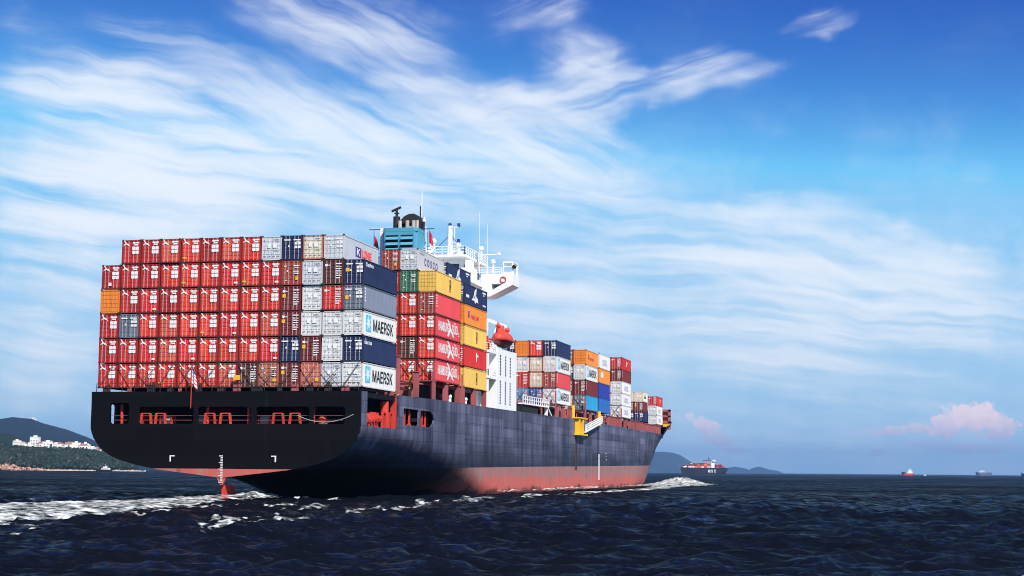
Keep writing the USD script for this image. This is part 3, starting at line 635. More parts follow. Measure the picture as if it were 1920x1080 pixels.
def both(z0f, z1f, rows):
    a, b = skin(z0f, z1f, rows, -1), skin(z0f, z1f, rows, 1)
    t = trimesh.Trimesh(np.vstack([a[0], b[0]]), np.vstack([a[1], b[1] + len(a[0])]), process=True)
    t.update_faces(t.nondegenerate_faces()); t.remove_unreferenced_vertices(); return t
obj('hull', both(boot_top, hull_top, 16), 'hull_black', ship, smooth=35)
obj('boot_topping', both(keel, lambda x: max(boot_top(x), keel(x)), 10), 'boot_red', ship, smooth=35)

# stern face: a flat transom with a long mooring opening
zs = np.linspace(2.3, 8.0, 26); out = [(-float(_tran(z)), z) for z in zs][::-1] + [(float(_tran(z)), z) for z in zs]
face = Polygon(out + [(HB, 12.05), (-HB, 12.05)]).buffer(0)
rr = lambda x0, x1, z0, z1, r=.35: sbox(x0 + r, z0 + r, x1 - r, z1 - r).buffer(r, 4)
# a: to the right seen from astern, so a = -y
holes = unary_union([rr(-14.0, -11.6, 8.35, 10.75), rr(-10.4, -3.6, 8.35, 10.3), rr(-3.1, 3.4, 8.35, 10.3), rr(4.0, 10.4, 8.35, 10.3), rr(10.8, 14.6, 8.35, 10.3)])
red_part = face.intersection(sbox(-20, 0, 20, 3.3)); black_part = face.intersection(sbox(-20, 3.3, 20, 13)).difference(holes)
obj('transom', Shape().prism(black_part, .35, AFT, (-.65, 0, 0)), 'stern_black', ship, label='black stern face with a long mooring opening')
obj('transom_band', Shape().prism(red_part, .35, AFT, (-.65, 0, 0)), 'band_red', ship, label='red triangular band at the foot of the stern')
dm = Shape()
for k in range(17): dm.prism(sbox(-.12 if k % 4 else -.32, 1.75 + k * .185, .16, 1.84 + k * .185), .012, AFT, (-1.0, 0, 0))
for a in (-6.3, 6.5):
    s = 1 if a < 0 else -1
    dm.prism(unary_union([sbox(-.06, -.5, .1, .2), sbox(-.06, .08, .55, .2)]) if s > 0 else unary_union([sbox(-.1, -.5, .06, .2), sbox(-.55, .08, .06, .2)]), .012, AFT, (-1.0, -a, 4.6))
obj('draught_marks', dm, 'white_print', ship)
# rudder and its head, red, just breaking the water
obj('rudder', Shape().prism(Polygon([(-.5, -2), (4.2, -2), (3.2, .1), (2.0, 1.3), (1.2, 1.55), (-.4, 1.5)]), .42, [[1, 0, 0], [0, 0, 1], [0, 1, 0]], (0, -.25, 0)), 'ship_red', ship)
hb_ = Polygon([(-.62, 2.42), (.62, 2.42), (.16, 1.5), (-.16, 1.5)])
obj('rudder_head', Shape().prism(hb_, .3, AFT, (-.62, 0, 0)), 'band_red', ship)

# upper sides from the stern to x = 29, cut by the mooring ports
def side_plate(side, cut, top):
    pl = Polygon([(-.64, 8.2), (29, 8.2), (29, 12.4), (-.64, 12.05)]).difference(cut)
    M = STB if side < 0 else [[1, 0, 0], [0, 0, 1], [0, 1, 0]]
    return Shape().prism(pl, .2, M, (0, side * (HB - .2), 0))
d_port = unary_union([rr(15.0, 21.2, 8.75, 10.75, .3), rr(22.0, 26.2, 8.75, 10.75, .3), affinity.scale(Polygon([(0, 0)]).buffer(1, 24) if False else sbox(-1, -1, 1, 1).buffer(.0), 1, 1).intersection(sbox(9, 9, 9.1, 9.1))])
d_port = unary_union([rr(15.0, 21.2, 8.75, 10.75, .3), Polygon([(22.0, 8.75), (26.4, 8.75), (27.6, 9.2), (28.1, 9.75), (27.6, 10.3), (26.4, 10.75), (22.0, 10.75)])])
big = sbox(1.35, 8.2, 13.0, 13.0)
obj('side_plating', side_plate(-1, unary_union([d_port, big, sbox(-2, 8, 5, 13)]), 12.4), 'hull_black', ship); obj('side_plating', side_plate(-1, unary_union([big, sbox(5, 8, 40, 13)]), 12.4), 'hull_black', ship)
obj('side_plating', side_plate(1, rr(1.6, 4.6, 8.4, 10.8), 12.4), 'hull_black', ship)
fl = Polygon([(x, -half(x, 8.15) + .22) for x in (-.6, 10, 20, 31)] + [(x, half(x, 8.15) - .22) for x in (31, 20, 10, -.6)])
obj('mooring_deck', Shape().prism(fl, .1, [[1, 0, 0], [0, 1, 0], [0, 0, 1]], (0, 0, 8.08)), 'deck_dark', ship)
obj('bulkhead', Shape().box(12.6, 12.9, -13.2, 13.2, 8.19, 11.4), 'void_black', ship); obj('bulkhead', Shape().box(30.5, 30.8, -16.0, 16.0, 8.19, 12.2), 'void_black', ship)
obj('poop_deck', Shape().box(-.6, 28.9, -HB + .24, HB - .24, 11.45, 12.0), 'stern_black', ship)
dk = Polygon([(x, -half(x, min(hull_top(x), 12.8)) + .05) for x in np.r_[29, 60, np.arange(100, 305, 5)]] + [(x, half(x, min(hull_top(x), 12.8)) - .05) for x in np.r_[29, 60, np.arange(100, 305, 5)][::-1]]).buffer(0)
obj('main_deck', Shape().prism(dk, .08, [[1, 0, 0], [0, 1, 0], [0, 0, 1]], (0, 0, 12.3)), 'deck_dark', ship)
fk = Polygon([(x, -half(x, 15.0) + .1) for x in np.arange(244, 297, 3)] + [(x, half(x, 15.0) - .1) for x in np.arange(244, 297, 3)[::-1]]).buffer(0)
obj('forecastle_deck', Shape().prism(fk, .1, [[1, 0, 0], [0, 1, 0], [0, 0, 1]], (0, 0, 14.9)), 'deck_dark', ship)
obj('corner_pillar', Shape().box(-.64, 1.3, -HB + .01, -HB + .9, 8.21, 11.44), 'hull_black', ship, label='bare steel-blue pillar at the starboard stern corner')
# rubbing strakes, a few plate seams that stand proud
for z in (9.9, 7.6, 5.9):
    obj('strake', Shape().box(42, 196, -HB - .035, -HB + .02, z, z + .05), 'hull_black', ship)
# mooring gear on the open stern: red roller frames, winches, bollards
for y in (9.7, 7.9, 1.8, -.1, -6.5, -8.5):
    s = Shape(); s.beam((-.45, y - .66, 8.2), (-.45, y - .52, 9.55), .24); s.beam((-.45, y + .66, 8.2), (-.45, y + .52, 9.55), .24); s.box(-.55, -.35, y - .6, y + .6, 9.50, 9.62)
    obj('roller_frame', s, 'ship_red', ship)
for x, y in ((.6, 11.0), (1.2, 3.4), (.8, -4.5), (.4, 7.4)):
    w = obj('winch', Shape().tube((x, y - .6, 8.8), (x, y + .6, 8.8), .5, 12).box(x - .6, x + .6, y - .75, y - .62, 8.2, 9.3).box(x - .6, x + .6, y + .62, y + .75, 8.2, 9.3), 'ship_red', ship)
    obj('rope_coil', Shape().tube((x, y - .5, 8.8), (x, y + .5, 8.8), .56, 12), 'rope', w)
for y in (12.9, -10.6, 2.2, -2.8):
    obj('post', Shape().tube((-.2, y, 8.2), (-.2, y, 10.6 if y > -5 else 10.9), .17, 10), 'ship_red', ship)
obj('capstan', Shape().tube((.1, -11.6, 8.2), (.1, -11.6, 8.5), .55, 14).tube((.1, -11.6, 8.5), (.1, -11.6, 8.95), .25, 14, .45).tube((.1, -11.6, 8.95), (.1, -11.6, 9.4), .5, 14, .3), 'ship_red', ship)
obj('mooring_rail', Shape().beam((-.55, 14, 9.3), (-.55, -15, 9.3), .05).beam((-.55, 14, 8.8), (-.55, -15, 8.8), .04), 'oxide', ship)
# starboard quarter, open above the deck edge
for k, x in enumerate((8.9, 11.4)):
    s = Shape(); s.beam((x - .62, -15.9, 8.2), (x - .55, -15.9, 9.95), .26).beam((x + .62, -15.9, 8.2), (x + .55, -15.9, 9.95), .26).box(x - .6, x + .6, -16.0, -15.8, 9.9, 10.1)
    obj('roller_frame', s, 'ship_red', ship)
s = Shape()
for x, h in ((3.6, 1.2), (4.6, 1.5), (5.6, 1.6), (6.5, 1.75), (7.4, 1.7)): s.box(x - .42, x + .42, -15.6, -14.4, 8.2, 8.2 + h); s.tube((x - .2, -15.7, 8.2 + h * .6), (x + .2, -15.7, 8.2 + h * .6), .4, 10)
obj('winch', s.tube((2.2, -15.5, 9.0), (2.9, -15.5, 9.0), .75, 16), 'ship_red', ship, label='row of red winch housings at the starboard quarter')
obj('post', Shape().tube((9.9, -15.6, 8.2), (9.9, -15.6, 11.3), .5, 12), 'ship_red', ship); obj('post', Shape().box(12.2, 12.8, -16.2, -15.6, 8.2, 11.9), 'ship_red', ship)
obj('lifebuoy', Shape().mesh(trimesh.creation.torus(.45, .12, 20, 8), [[0, 1, 0], [0, 0, 1], [1, 0, 0]], (1.9, -15.4, 10.2)), 'flag_white', ship)
for x in (16.9, 18.8, 24.2, 25.6):
    obj('port_bar', Shape().box(x - .09, x + .09, -HB + .4, -HB + .6, 8.2, 11.4), 'ship_red', ship)
obj('port_screen', Shape().prism(Polygon([(19.6, 8.2), (21.6, 8.2), (21.6, 10.6)]), .1, STB, (0, -HB + 1.2, 0)), 'ship_red', ship); obj('port_screen', Shape().prism(Polygon([(25.6, 8.2), (29, 8.2), (29, 10.4)]), .1, STB, (0, -HB + 1.2, 0)), 'ship_red', ship)
# hanging mooring rope at the starboard corner
pts = [(-1.05, -9 - 6.6 * t, 9.3 - 3.2 * t * (1 - t) + .1 * t) for t in np.linspace(0, 1, 10)]
s = Shape()
for p, q in zip(pts[:-1], pts[1:]): s.tube(p, q, .05, 5)
obj('mooring_rope', s, 'rope', ship)

# hatch coamings, stanchions and lashing bridges under and between the container bays
BAYS = {2: 28.69, 3: 42.98, 4: 104.1, 5: 131.2, 6: 145.0, 7: 171.5}
for k, (x, w) in enumerate([(28.7, 12), (43.0, 12), (76.5, 12), (90, 12), (104.1, 12), (131.2, 12), (145.0, 12), (158.6, 11), (171.5, 12), (186, 11), (200, 12), (214, 12)]):
    wy = 13.4 if x < 190 else 12.2
    obj('hatch_coaming', Shape().box(x, x + w, -wy, wy, 12.38, 14.5), 'void_black', ship); obj('hatch_cover', Shape().box(x - .1, x + w + .1, -wy - .3, wy + .3, 14.5, 14.82), 'oxide', ship)
for x, wy in ((15.2, 13), (60, 12)): pass
for x in (13.6, 21.5, 28.9, 34.8, 40.7, 43.2, 49.2, 55.0, 106.0, 111.0, 117.5, 131.4, 137.2, 143.4, 145.2, 151, 157, 160.5, 164.2, 168, 171.7, 177.5, 183.5, 187.5, 191.5, 195.5, 199.5, 203.5, 207.5, 211.5, 215.5, 219.5, 223.5, 227.5, 231.5, 235.5):
    w = .75 if x < 60 else .55; top = 14.84 if x > 22 else 17.0 if x < 14 else 15.6
    for y in ((-15.9,) if x < 200 else (-15.5,)):
        if abs(y) > half(x, 12.6) - .3: y = -(half(x, 12.6) - .5)
        obj('stanchion', Shape().box(x - w / 2, x + w / 2, y - .28, y + .28, 12.38, top).box(x - w / 2 - .1, x + w / 2 + .1, y - .38, y + .38, top - .12, top - .002), 'oxide', ship)
for x in (15.0, 17.8, 23.6, 25.4): obj('deck_box', Shape().box(x - .6, x + .6, -14.4, -13.2, 12.38, 13.5 + .2 * (x % 3)), 'oxide' if x < 20 else 'maroon_pale', ship)
for x in (37.5, 46.5, 52.0, 109, 120.5, 134): obj('deck_box', Shape().box(x - .7, x + .7, -15.3, -14.2, 12.38, 13.6), 'maroon_pale', ship)
for x in (36.0, 39.4, 47.4, 50.8, 114): obj('ventilator', Shape().tube((x, -15.2, 12.38), (x, -15.2, 13.2), .22, 10).ball((x, -15.2, 13.25), .33, 1), 'ship_white', ship)
for x in (17.0, 22.0): obj('handrail_post', Shape().box(x - .11, x + .11, -15.1, -14.9, 12.4, 15.2).box(x - .3, x + .3, -15.1, -14.9, 13.4, 13.62), 'ship_yellow', ship)
obj('pipe_run', Shape().tube((14.5, -14.8, 14.3), (27.8, -14.8, 14.3), .14, 8).tube((14.5, -14.2, 13.4), (27.8, -14.2, 13.4), .18, 8), 'oxide', ship)
def lashing_bridge(x, tiers):
    s = Shape()
    for c in range(14):
        y = 16.25 - 2.5 * c
        s.box(x - .1, x + .1, y - .12, y + .12, 12.38, 14.85 + tiers)
    s.box(x - .35, x + .35, -16, 16, 14.7, 14.82)
    obj('lashing_bridge', s, 'oxide', ship)
for x, t in ((27.9, 2.3), (41.9, 1.5), (103.2, 2.4), (130.4, 2.2), (170.6, 2)): lashing_bridge(x, t)
fr = Shape()
for x in np.arange(117, 236, 2.1): fr.beam((x, -14.6, 12.4), (x + .6, -14.6, 14.6 + .5 * math.sin(x)), .16)
fr.box(146, 236, -14.7, -14.5, 13.6, 13.75); obj('bulwark_frames', fr, 'oxide', ship)
bl = Shape().box(116, 160, -13.6, -13.4, 12.4, 14.4).box(160, 232, -13.0, -12.8, 12.4, 14.4); obj('coaming_plate', bl, 'deck_dark', ship)

def railing(points, h=1.0, gap=1.5, r=.035, rails=3):
    s = Shape()
    for p, q in zip(points[:-1], points[1:]):
        p, q = np.array(p, float), np.array(q, float); n = max(1, int(np.linalg.norm(q - p) / gap))
        for i in range(n + 1): a = p + (q - p) * i / n; s.box(a[0] - r, a[0] + r, a[1] - r, a[1] + r, a[2], a[2] + h)
        for k in range(1, rails + 1): z = h * k / rails; s.beam(p + [0, 0, z], q + [0, 0, z], r * 2)
    return s

# lashing rods across the bottom tier at the stern, deck gear silhouetted along its edge
def rods(x, y0, z0, w=2.5, h=2.75, both=True):
    s = Shape().tube((x, y0 - .15, z0 + .1), (x - .02, y0 - w * .86, z0 + h), .045, 5)
    if both: s.tube((x - .06, y0 - w + .15, z0 + .1), (x - .08, y0 - w * .14, z0 + h), .045, 5)
    obj('lashing_rod', s, 'lash_steel', ship)
for c in range(1, 14): rods(-.25, 16.25 - 2.5 * (c - 1), 12.4, h=2.9 if c % 3 else 2.2, both=c % 3 != 1)
for c in (11, 12, 13): rods(BAYS[2] - .25, 16.25 - 2.5 * (c - 1), 14.85)
for c in (11, 12, 13): rods(BAYS[4] - .25, 16.25 - 2.5 * (c - 1), 15.1)
rods(BAYS[5] - .25, -13.75, 15.05); rods(BAYS[7] - .25, -13.75, 15.0)
for k, (y, h, w) in enumerate([(14.8, .7, .9), (11.9, .55, .5), (9.2, 1.0, 1.0), (6.9, .6, .5), (5.6, .5, .4), (3.4, .75, 1.1), (.6, .5, .8), (-1.4, .95, .9), (-3.9, .6, 1.3), (-6.6, .8, .5), (-8.4, .9, .9), (-10.2, .8, .8), (-12.3, .9, .7), (-14.4, .5, .9)]):
    obj('deck_fitting', Shape().box(-.56, -.4, y - w / 2, y + w / 2, 12.0, 12.25 + h * .6).tube((-.48, y - w * .3, 12.2), (-.48, y - w * .3, 12.2 + h), .13, 8).tube((-.48, y + w * .35, 12.2), (-.48, y + w * .1, 12.1 + h), .08, 6), ('gap_rust', 'oxide', 'soot')[k % 3], ship)
obj('stern_railing', railing([(-.6, 16.0, 12.05), (-.6, -16.0, 12.05)], .95, 1.6, .03, 2), 'gap_rust', ship)
obj('stern_light', Shape().box(-.6, -.45, -1.75, -1.0, 13.35, 13.9), 'ship_yellow', ship)

# accommodation, bridge, funnel
H0 = 58.0
ho = obj('house', Shape().box(H0, 74, -13.5, 13.5, 12.38, 20.9).box(H0, 74, -10.6, 10.6, 20.9, 31.0), 'ship_white', ship)
vt = Shape().box(61.3, 73.6, -16.3, -13.52, 12.38, 21.6); ho2 = obj('vent_casing', vt, 'ship_white', ship)
for x, k in ((63.2, 0), (66.4, 1), (69.4, 2)):
    for z0, z1 in ((13.3, 16.9), (17.6, 20.8)):
        if z0 > 17 and k == 2: pass
        s = Shape(); n = 9 if z0 < 17 else 7
        for i in range(n): zz = z0 + (z1 - z0) * i / n; s.box(x - .3, x + .3, -16.33, -16.29, zz, zz + (z1 - z0) / n * .6)
        obj('vent_louvre', s, 'void_black', ho2)
# decks with open galleries between casing and aft face
for z in (16.8, 20.6):
    obj('gallery_deck', Shape().box(56.6, 61.29, -16.2, -13.51, z, z + .35), 'ship_white', ship)
    obj('gallery_railing', railing([(56.7, -13.6, z + .35), (56.7, -16.1, z + .35), (61.2, -16.1, z + .35)], 1.0, 1.0, .05), 'ship_white', ship)
obj('gallery_wall', Shape().box(57.4, 57.98, -13.5, 13.5, 12.38, 20.6), 'ship_white', ship)
for z in (13.6, 17.6, 18.9):
    obj('house_window', Shape().box(57.35, 57.42, -15.8 + 2.5, -12.6, z + .2, z + 1.1), 'ship_glass', ship)
obj('pillar', Shape().box(56.7, 57.1, -16.1, -15.7, 12.38, 16.79).box(56.7, 57.1, -16.1, -15.7, 17.15, 20.59), 'ship_white', ship)
# bridge wings: a deep white beam with a slanted bracket under it
wing = Polygon([(-17.9, 31.3), (-17.9, 33.0), (-13.0, 33.0), (-13.0, 29.6), (-14.4, 29.6)])
for s in (-1, 1):
    w = affinity.scale(wing, -s, 1, origin=(0, 0))
    poly = Polygon([(-a, b) for a, b in w.exterior.coords])            # a is -y
    hole = affinity.scale(Polygon([(-14.6, 30.5), (-14.6, 31.5), (-16.4, 31.5)]), -s, 1, origin=(0, 0)); hole = Polygon([(-a, b) for a, b in hole.exterior.coords])
    wp = obj('bridge_wing', Shape().prism(poly.difference(hole), 4.2, AFT, (68.2, 0, 0)), 'ship_white', ship)
    obj('wing_shelter', Shape().box(64.6, 67.8, min(s * 16.2, s * 17.85), max(s * 16.2, s * 17.85), 34.75, 34.95).box(64.6, 64.75, min(s * 16.2, s * 16.35), max(s * 16.2, s * 16.35), 33, 34.75).box(64.6, 64.8, min(s * 17.6, s * 17.85), max(s * 17.6, s * 17.85), 33, 34.75).box(67.6, 67.8, min(s * 17.6, s * 17.85), max(s * 17.6, s * 17.85), 33, 34.75).box(64.65, 64.72, min(s * 16.35, s * 17.6), max(s * 16.35, s * 17.6), 33.0, 33.35).box(64.65, 64.72, min(s * 16.35, s * 17.6), max(s * 16.35, s * 17.6), 34.1, 34.2), 'ship_white', wp)
    obj('searchlight', Shape().tube((64.4, s * 17.95, 34.1), (64.9, s * 17.95, 34.1), .28, 12), 'void_black', wp)
    obj('lifebuoy', Shape().mesh(trimesh.creation.torus(.42, .085, 22, 8), [[0, 1, 0], [0, 0, 1], [1, 0, 0]], (63.95, s * 16.4, 32.1)), 'boat_orange', wp)
obj('bridge_deck', Shape().box(57, 74, -13.2, 13.2, 31.02, 31.35), 'ship_white', ship)
wh = obj('wheelhouse', Shape().box(62, 73, -10.5, 10.5, 31.36, 35.2), 'ship_white', ship)
obj('wheelhouse_window', Shape().box(61.93, 61.99, -10.0, -6.8, 33.2, 34.4).box(61.93, 61.99, -5.9, -3.5, 33.2, 34.4), 'ship_glass', wh)
obj('wheelhouse_window', Shape().box(63.0, 72.0, -10.57, -10.51, 33.1, 34.4), 'ship_glass', wh)
obj('compass_deck', Shape().box(59.6, 73.6, -11.6, 11.6, 35.2, 35.55), 'ship_white', ship)
obj('deck_railing', railing([(59.7, 2.5, 35.55), (59.7, -11.5, 35.55), (73.5, -11.5, 35.55)], 1.25, 1.1, .055), 'ship_white', ship)
obj('deck_locker', Shape().box(60.6, 62.6, -5.6, -3.4, 35.55, 36.9).box(63, 65, -9.8, -8.6, 35.55, 36.6), 'ship_white', ship)
obj('stair_tower', Shape().box(58.6, 61.9, -12.9, -11.3, 31.36, 33.4).box(59.0, 61.0, -12.6, -11.8, 33.4, 34.6), 'ship_white', ship)
obj('wing_railing', railing([(64.1, -11.5, 33.0), (64.1, -16.1, 33.0)], 1.0, 1.0, .045), 'ship_white', ship)
mast = obj('radar_mast', Shape().tube((64.2, -7.9, 35.55), (64.2, -7.9, 40.6), .42, 10, .34).box(63.9, 64.5, -9.3, -7.9, 40.3, 40.42).box(63.9, 64.5, -9.3, -7.9, 37.9, 38.02), 'ship_white', ship)
obj('mast_ladder', Shape().box(63.95, 64.05, -8.75, -8.65, 36, 40.3).box(63.95, 64.05, -8.4, -8.35, 36, 40.3), 'ship_white', mast)
obj('mast_lamp', Shape().box(63.9, 64.3, -9.5, -9.1, 40.42, 40.95).box(63.9, 64.3, -9.5, -9.1, 38.02, 38.5).ball((64.2, -7.9, 40.8), .3, 1), 'flag_blue', mast)
obj('mast_stay', Shape().tube((64.2, -7.7, 39), (60, -6.0, 35.6), .06, 5).tube((64.2, -8.2, 39), (62, -11.3, 35.6), .06, 5), 'flag_blue', mast)
for x, y, h, r in ((62.0, -1.6 - 2.4, 45.8, .07), (64, -12.6, 42.5, .05), (66, -13.4, 41.0, .05), (62.2, -5.4, 38.4, .16)):
    obj('aerial', Shape().tube((x, y, 33.2 if y < -12 else 35.55), (x, y, h * .82), r * 1.6, 6).tube((x, y, h * .82), (x, y, h), r * .7, 5), 'ship_white', ship)
for x, y, z in ((66.0, -12.4, 37.2), (62.2, -5.9, 38.0), (66.5, -14.2, 35.2), (62, -9.9, 37.2)):
    obj('antenna_dome', Shape().tube((x, y, z - 1.7), (x, y, z), .17, 8).ball((x, y, z), .42, 2), 'ship_white', ship)
obj('signal_boom', Shape().tube((66, -12.4, 36.2), (66, -15.2, 36.2), .1, 6).ball((66, -15.2, 36.3), .3, 1), 'ship_white', ship)
# funnel
fx0, fx1, fy0, fy1, fz = 56.2, 62.4, -5.1, .35, 39.3
fu = obj('funnel', Shape().prism(sbox(fx0 + .5, fy0 + .5, fx1 - .5, fy1 - .5).buffer(.5, 3), fz - 31, [[1, 0, 0], [0, 1, 0], [0, 0, 1]], (0, 0, 31)), 'funnel_blue', ship)
for y0, y1 in ((-.25, -2.15), (-2.55, -4.45)):
    obj('louvre_recess', Shape().box(fx0 - .03, fx0 + .01, y1, y0, 34.0, 38.2), 'void_black', fu)
    for k in range(5):
        z = 34.15 + k * .84
        obj('louvre_slat', Shape().prism(Polygon([(fx0 - .04, z + .42), (fx0 - .30, z), (fx0 - .24, z - .05), (fx0 - .04, z + .22)]), y0 - y1, [[1, 0, 0], [0, 0, 1], [0, 1, 0]], (0, y1, 0)), 'funnel_blue', fu)
obj('exhaust_hood', Shape().prism(Polygon([(-.1, 0), (-.1, 1.35), (.35, 1.6), (.8, 2.05), (1.5, 2.38), (2.3, 2.42), (2.75, 2.2), (3.0, 1.5), (3.0, 0)]).difference(sbox(.15, -.1, 2.85, 1.0)), 3.2, AFT, (61.6, -1.55, fz + .02)), 'soot', fu)
for y in (-1.75, -2.9, -3.9, -4.4):
    obj('exhaust_pipe', Shape().tube((58.2, y, fz), (58.2, y, fz + 1.35), .3, 12), 'stack_steel', fu)
up = obj('uptake', Shape().tube((59.2, -.9, fz), (59.2, -.9, fz + 2.15), .52, 14), 'soot', fu)
obj('radar_post', Shape().tube((59.2, -.9, fz + 2.15), (59.2, -.9, fz + 3.15), .2, 8).box(59.0, 59.4, -1.25, -.55, fz + 2.6, fz + 2.75), 'soot', fu)
obj('radar_scanner', Shape().beam((59.2, -.1, fz + 3.0), (59.2, -1.55, fz + 3.6), .3, .3), 'soot', fu)
obj('whip_aerial', Shape().tube((60, -4.4, fz + 2.1), (60, -4.4, fz + 3.8), .09, 6).tube((60, -4.95, fz), (60, -4.95, fz + 1.4), .18, 8), 'soot', fu)
obj('beacon', Shape().tube((60, -4.98, fz + 1.4), (60, -4.98, fz + 1.85), .26, 10).tube((60, -4.98, fz + 1.85), (60, -4.98, fz + 2.2), .1, 6), 'flag_white', fu)
obj('signal_yard', Shape().beam((59, -5.0, fz + .15), (59, -6.9, fz + .15), .12).beam((59, 1.2, fz + .25), (59, 3.4, fz + .25), .12), 'flag_blue', fu)
obj('pipe_casing', Shape().box(57.5, 60, .4, 1.1, 31, fz + .2), 'ship_white', fu)
for z in (33.2, 38.75): obj('funnel_band', Shape().box(fx0 - .02, fx1, fy0 - .02, fy1 + .02, z, z + .05), 'funnel_blue', fu)
obj('funnel_ladder', Shape().box(60.3, 60.36, fy0 - .1, fy0 - .04, 31, fz + .8).box(60.8, 60.86, fy0 - .1, fy0 - .04, 31, fz + .8), 'ship_white', fu)

# accommodation ladder stowed amidships, gangway being lowered, pilot ladder
al = obj('stowed_gangway', Shape().beam((77.8, -16.0, 14.0), (97.0, -16.0, 14.15), .9, .22), 'ship_white', ship)
obj('gangway_rail', railing([(77.8, -16.4, 14.1), (97.0, -16.4, 14.2)], 1.15, 1.6, .06, 2), 'ship_white', al)
obj('gangway_stand', Shape().box(96.3, 96.8, -16.3, -15.8, 12.38, 14.0).beam((97, -16, 14.4), (101, -16, 12.6), .3), 'ship_white', al)
gp = obj('gangway_platform', Shape().box(119.0, 127.0, -17.4, -15.6, 13.0, 13.25).box(119.4, 120.4, -17.3, -16.42, 10.2, 13.0).box(122.6, 123.6, -17.3, -16.42, 10.2, 13.0).box(119.0, 127, -17.4, -16.42, 9.95, 10.25), 'ship_yellow', ship)
g2 = obj('gangway', Shape().beam((124.5, -17.1, 10.6), (143.0, -16.8, 12.9), .8, .2), 'ship_white', ship)
obj('gangway_rail', railing([(124.5, -17.4, 10.7), (143.0, -17.2, 13.0)], 1.2, 1.3, .06, 3), 'ship_white', g2)
obj('gangway_davit', Shape().tube((144.3, -16.2, 12.4), (144.3, -16.2, 15.2), .45, 10).tube((119.4, -16.0, 13.2), (119.4, -16.0, 15.4), .4, 8), 'ship_yellow', ship)
s = Shape().beam((119.6, -HB - .08, 3.6), (119.6, -HB - .08, 10), .07).beam((121.2, -HB - .08, 3.6), (121.2, -HB - .08, 10), .07)
for k in range(22): s.box(119.6, 121.2, -HB - .16, -HB - .04, 3.8 + k * .29, 3.88 + k * .29)
obj('pilot_ladder', s, 'lash_steel', ship)
obj('load_line', Shape().box(143.2, 144.3, -HB - .03, -HB - .012, 1.7, 6.8), 'white_print', ship)
obj('hull_marks', Shape().box(151.5, 152.2, -HB - .03, -HB - .012, 5.6, 5.9).box(151.5, 152.2, -HB - .03, -HB - .012, 6.3, 6.5).box(151.2, 152.2, -HB - .03, -HB - .012, 6.9, 7.1), 'white_print', ship)
# foredeck: breakwater frame, windlass lumps, bow light mast
s = Shape().box(268, 268.6, -13.2, -12.5, 15, 20.4).box(268, 268.6, -10.4, -9.8, 15, 20.4).box(268, 268.6, -13.2, -9.8, 19.8, 20.4).box(268, 268.6, -13.2, -9.8, 18.3, 18.7).box(268, 268.6, -13.2, -9.8, 16.6, 17.2).box(268.6, 272, -12.6, -2, 15, 20.2)
obj('breakwater', s, 'oxide', ship)
obj('windlass', Shape().box(262, 266, -13.2, -12, 15, 16.3).tube((272, -11.4, 15), (272, -11.4, 16.5), .5, 10).tube((280, -9.4, 15), (280, -9.4, 16.6), .6, 10), 'ship_yellow', ship)
obj('bow_light', Shape().tube((303, -4, 17.8), (303, -4, 21.6), .3, 8).box(302.5, 303.5, -4.6, -3.4, 20.4, 21), 'void_black', ship)

# ------------------------------------------------------------------ lifeboat and flags (things of their own)
lb = thing('lifeboat', 'orange enclosed lifeboat hanging in white davits beside the accommodation', 'lifeboat', (66.5, -15.8, 23.2))
m = trimesh.creation.icosphere(3, 1.0); v = m.vertices.copy()
v[:, 0] = np.sign(v[:, 0]) * np.abs(v[:, 0]) ** .8 * 3.6; v[:, 1] *= 1.35; v[:, 2] = np.where(v[:, 2] < 0, v[:, 2] * 1.25, v[:, 2] * 1.3)
low = v[m.faces][:, :, 2].mean(1) < -.12
obj('canopy', (v, m.faces[~low]), 'boat_orange', lb, smooth=True); obj('keel', (v * [1, .98, 1], m.faces[low]), 'keel_red', lb, smooth=True)
obj('gunwale', Shape().box(-3.5, 3.5, -1.42, 1.42, -.25, -.05), 'ship_red', lb)
obj('conning_tower', Shape().tube((-1.6, 0, .9), (-1.6, 0, 2.0), .75, 12, .6), 'boat_orange', lb)
obj('hook_block', Shape().ball((-2.9, 0, 1.9), .38, 2).ball((2.9, 0, 1.7), .38, 2).tube((-2.9, 0, .5), (-2.9, 0, 1.9), .14, 6).tube((2.9, 0, .5), (2.9, 0, 1.7), .14, 6), 'boat_orange', lb)
dv = Shape()
for x in (63.3, 69.6): dv.beam((x, -13.6, 21.6), (x, -14.2, 26.0), .55).beam((x, -14.2, 26.0), (x, -15.7, 25.4), .45).beam((x, -13.6, 21.8), (x, -15.6, 21.8), .5)
obj('boat_davit', dv.box(62.6, 70.2, -14.6, -13.6, 21.55, 21.9), 'ship_white', ship)
obj('boat_winch', Shape().tube((61.5, -15.2, 22.0), (61.5, -14.2, 22.0), .6, 12).box(59.2, 60.2, -15.2, -14.6, 20.96, 23.2), 'ship_red', ship)

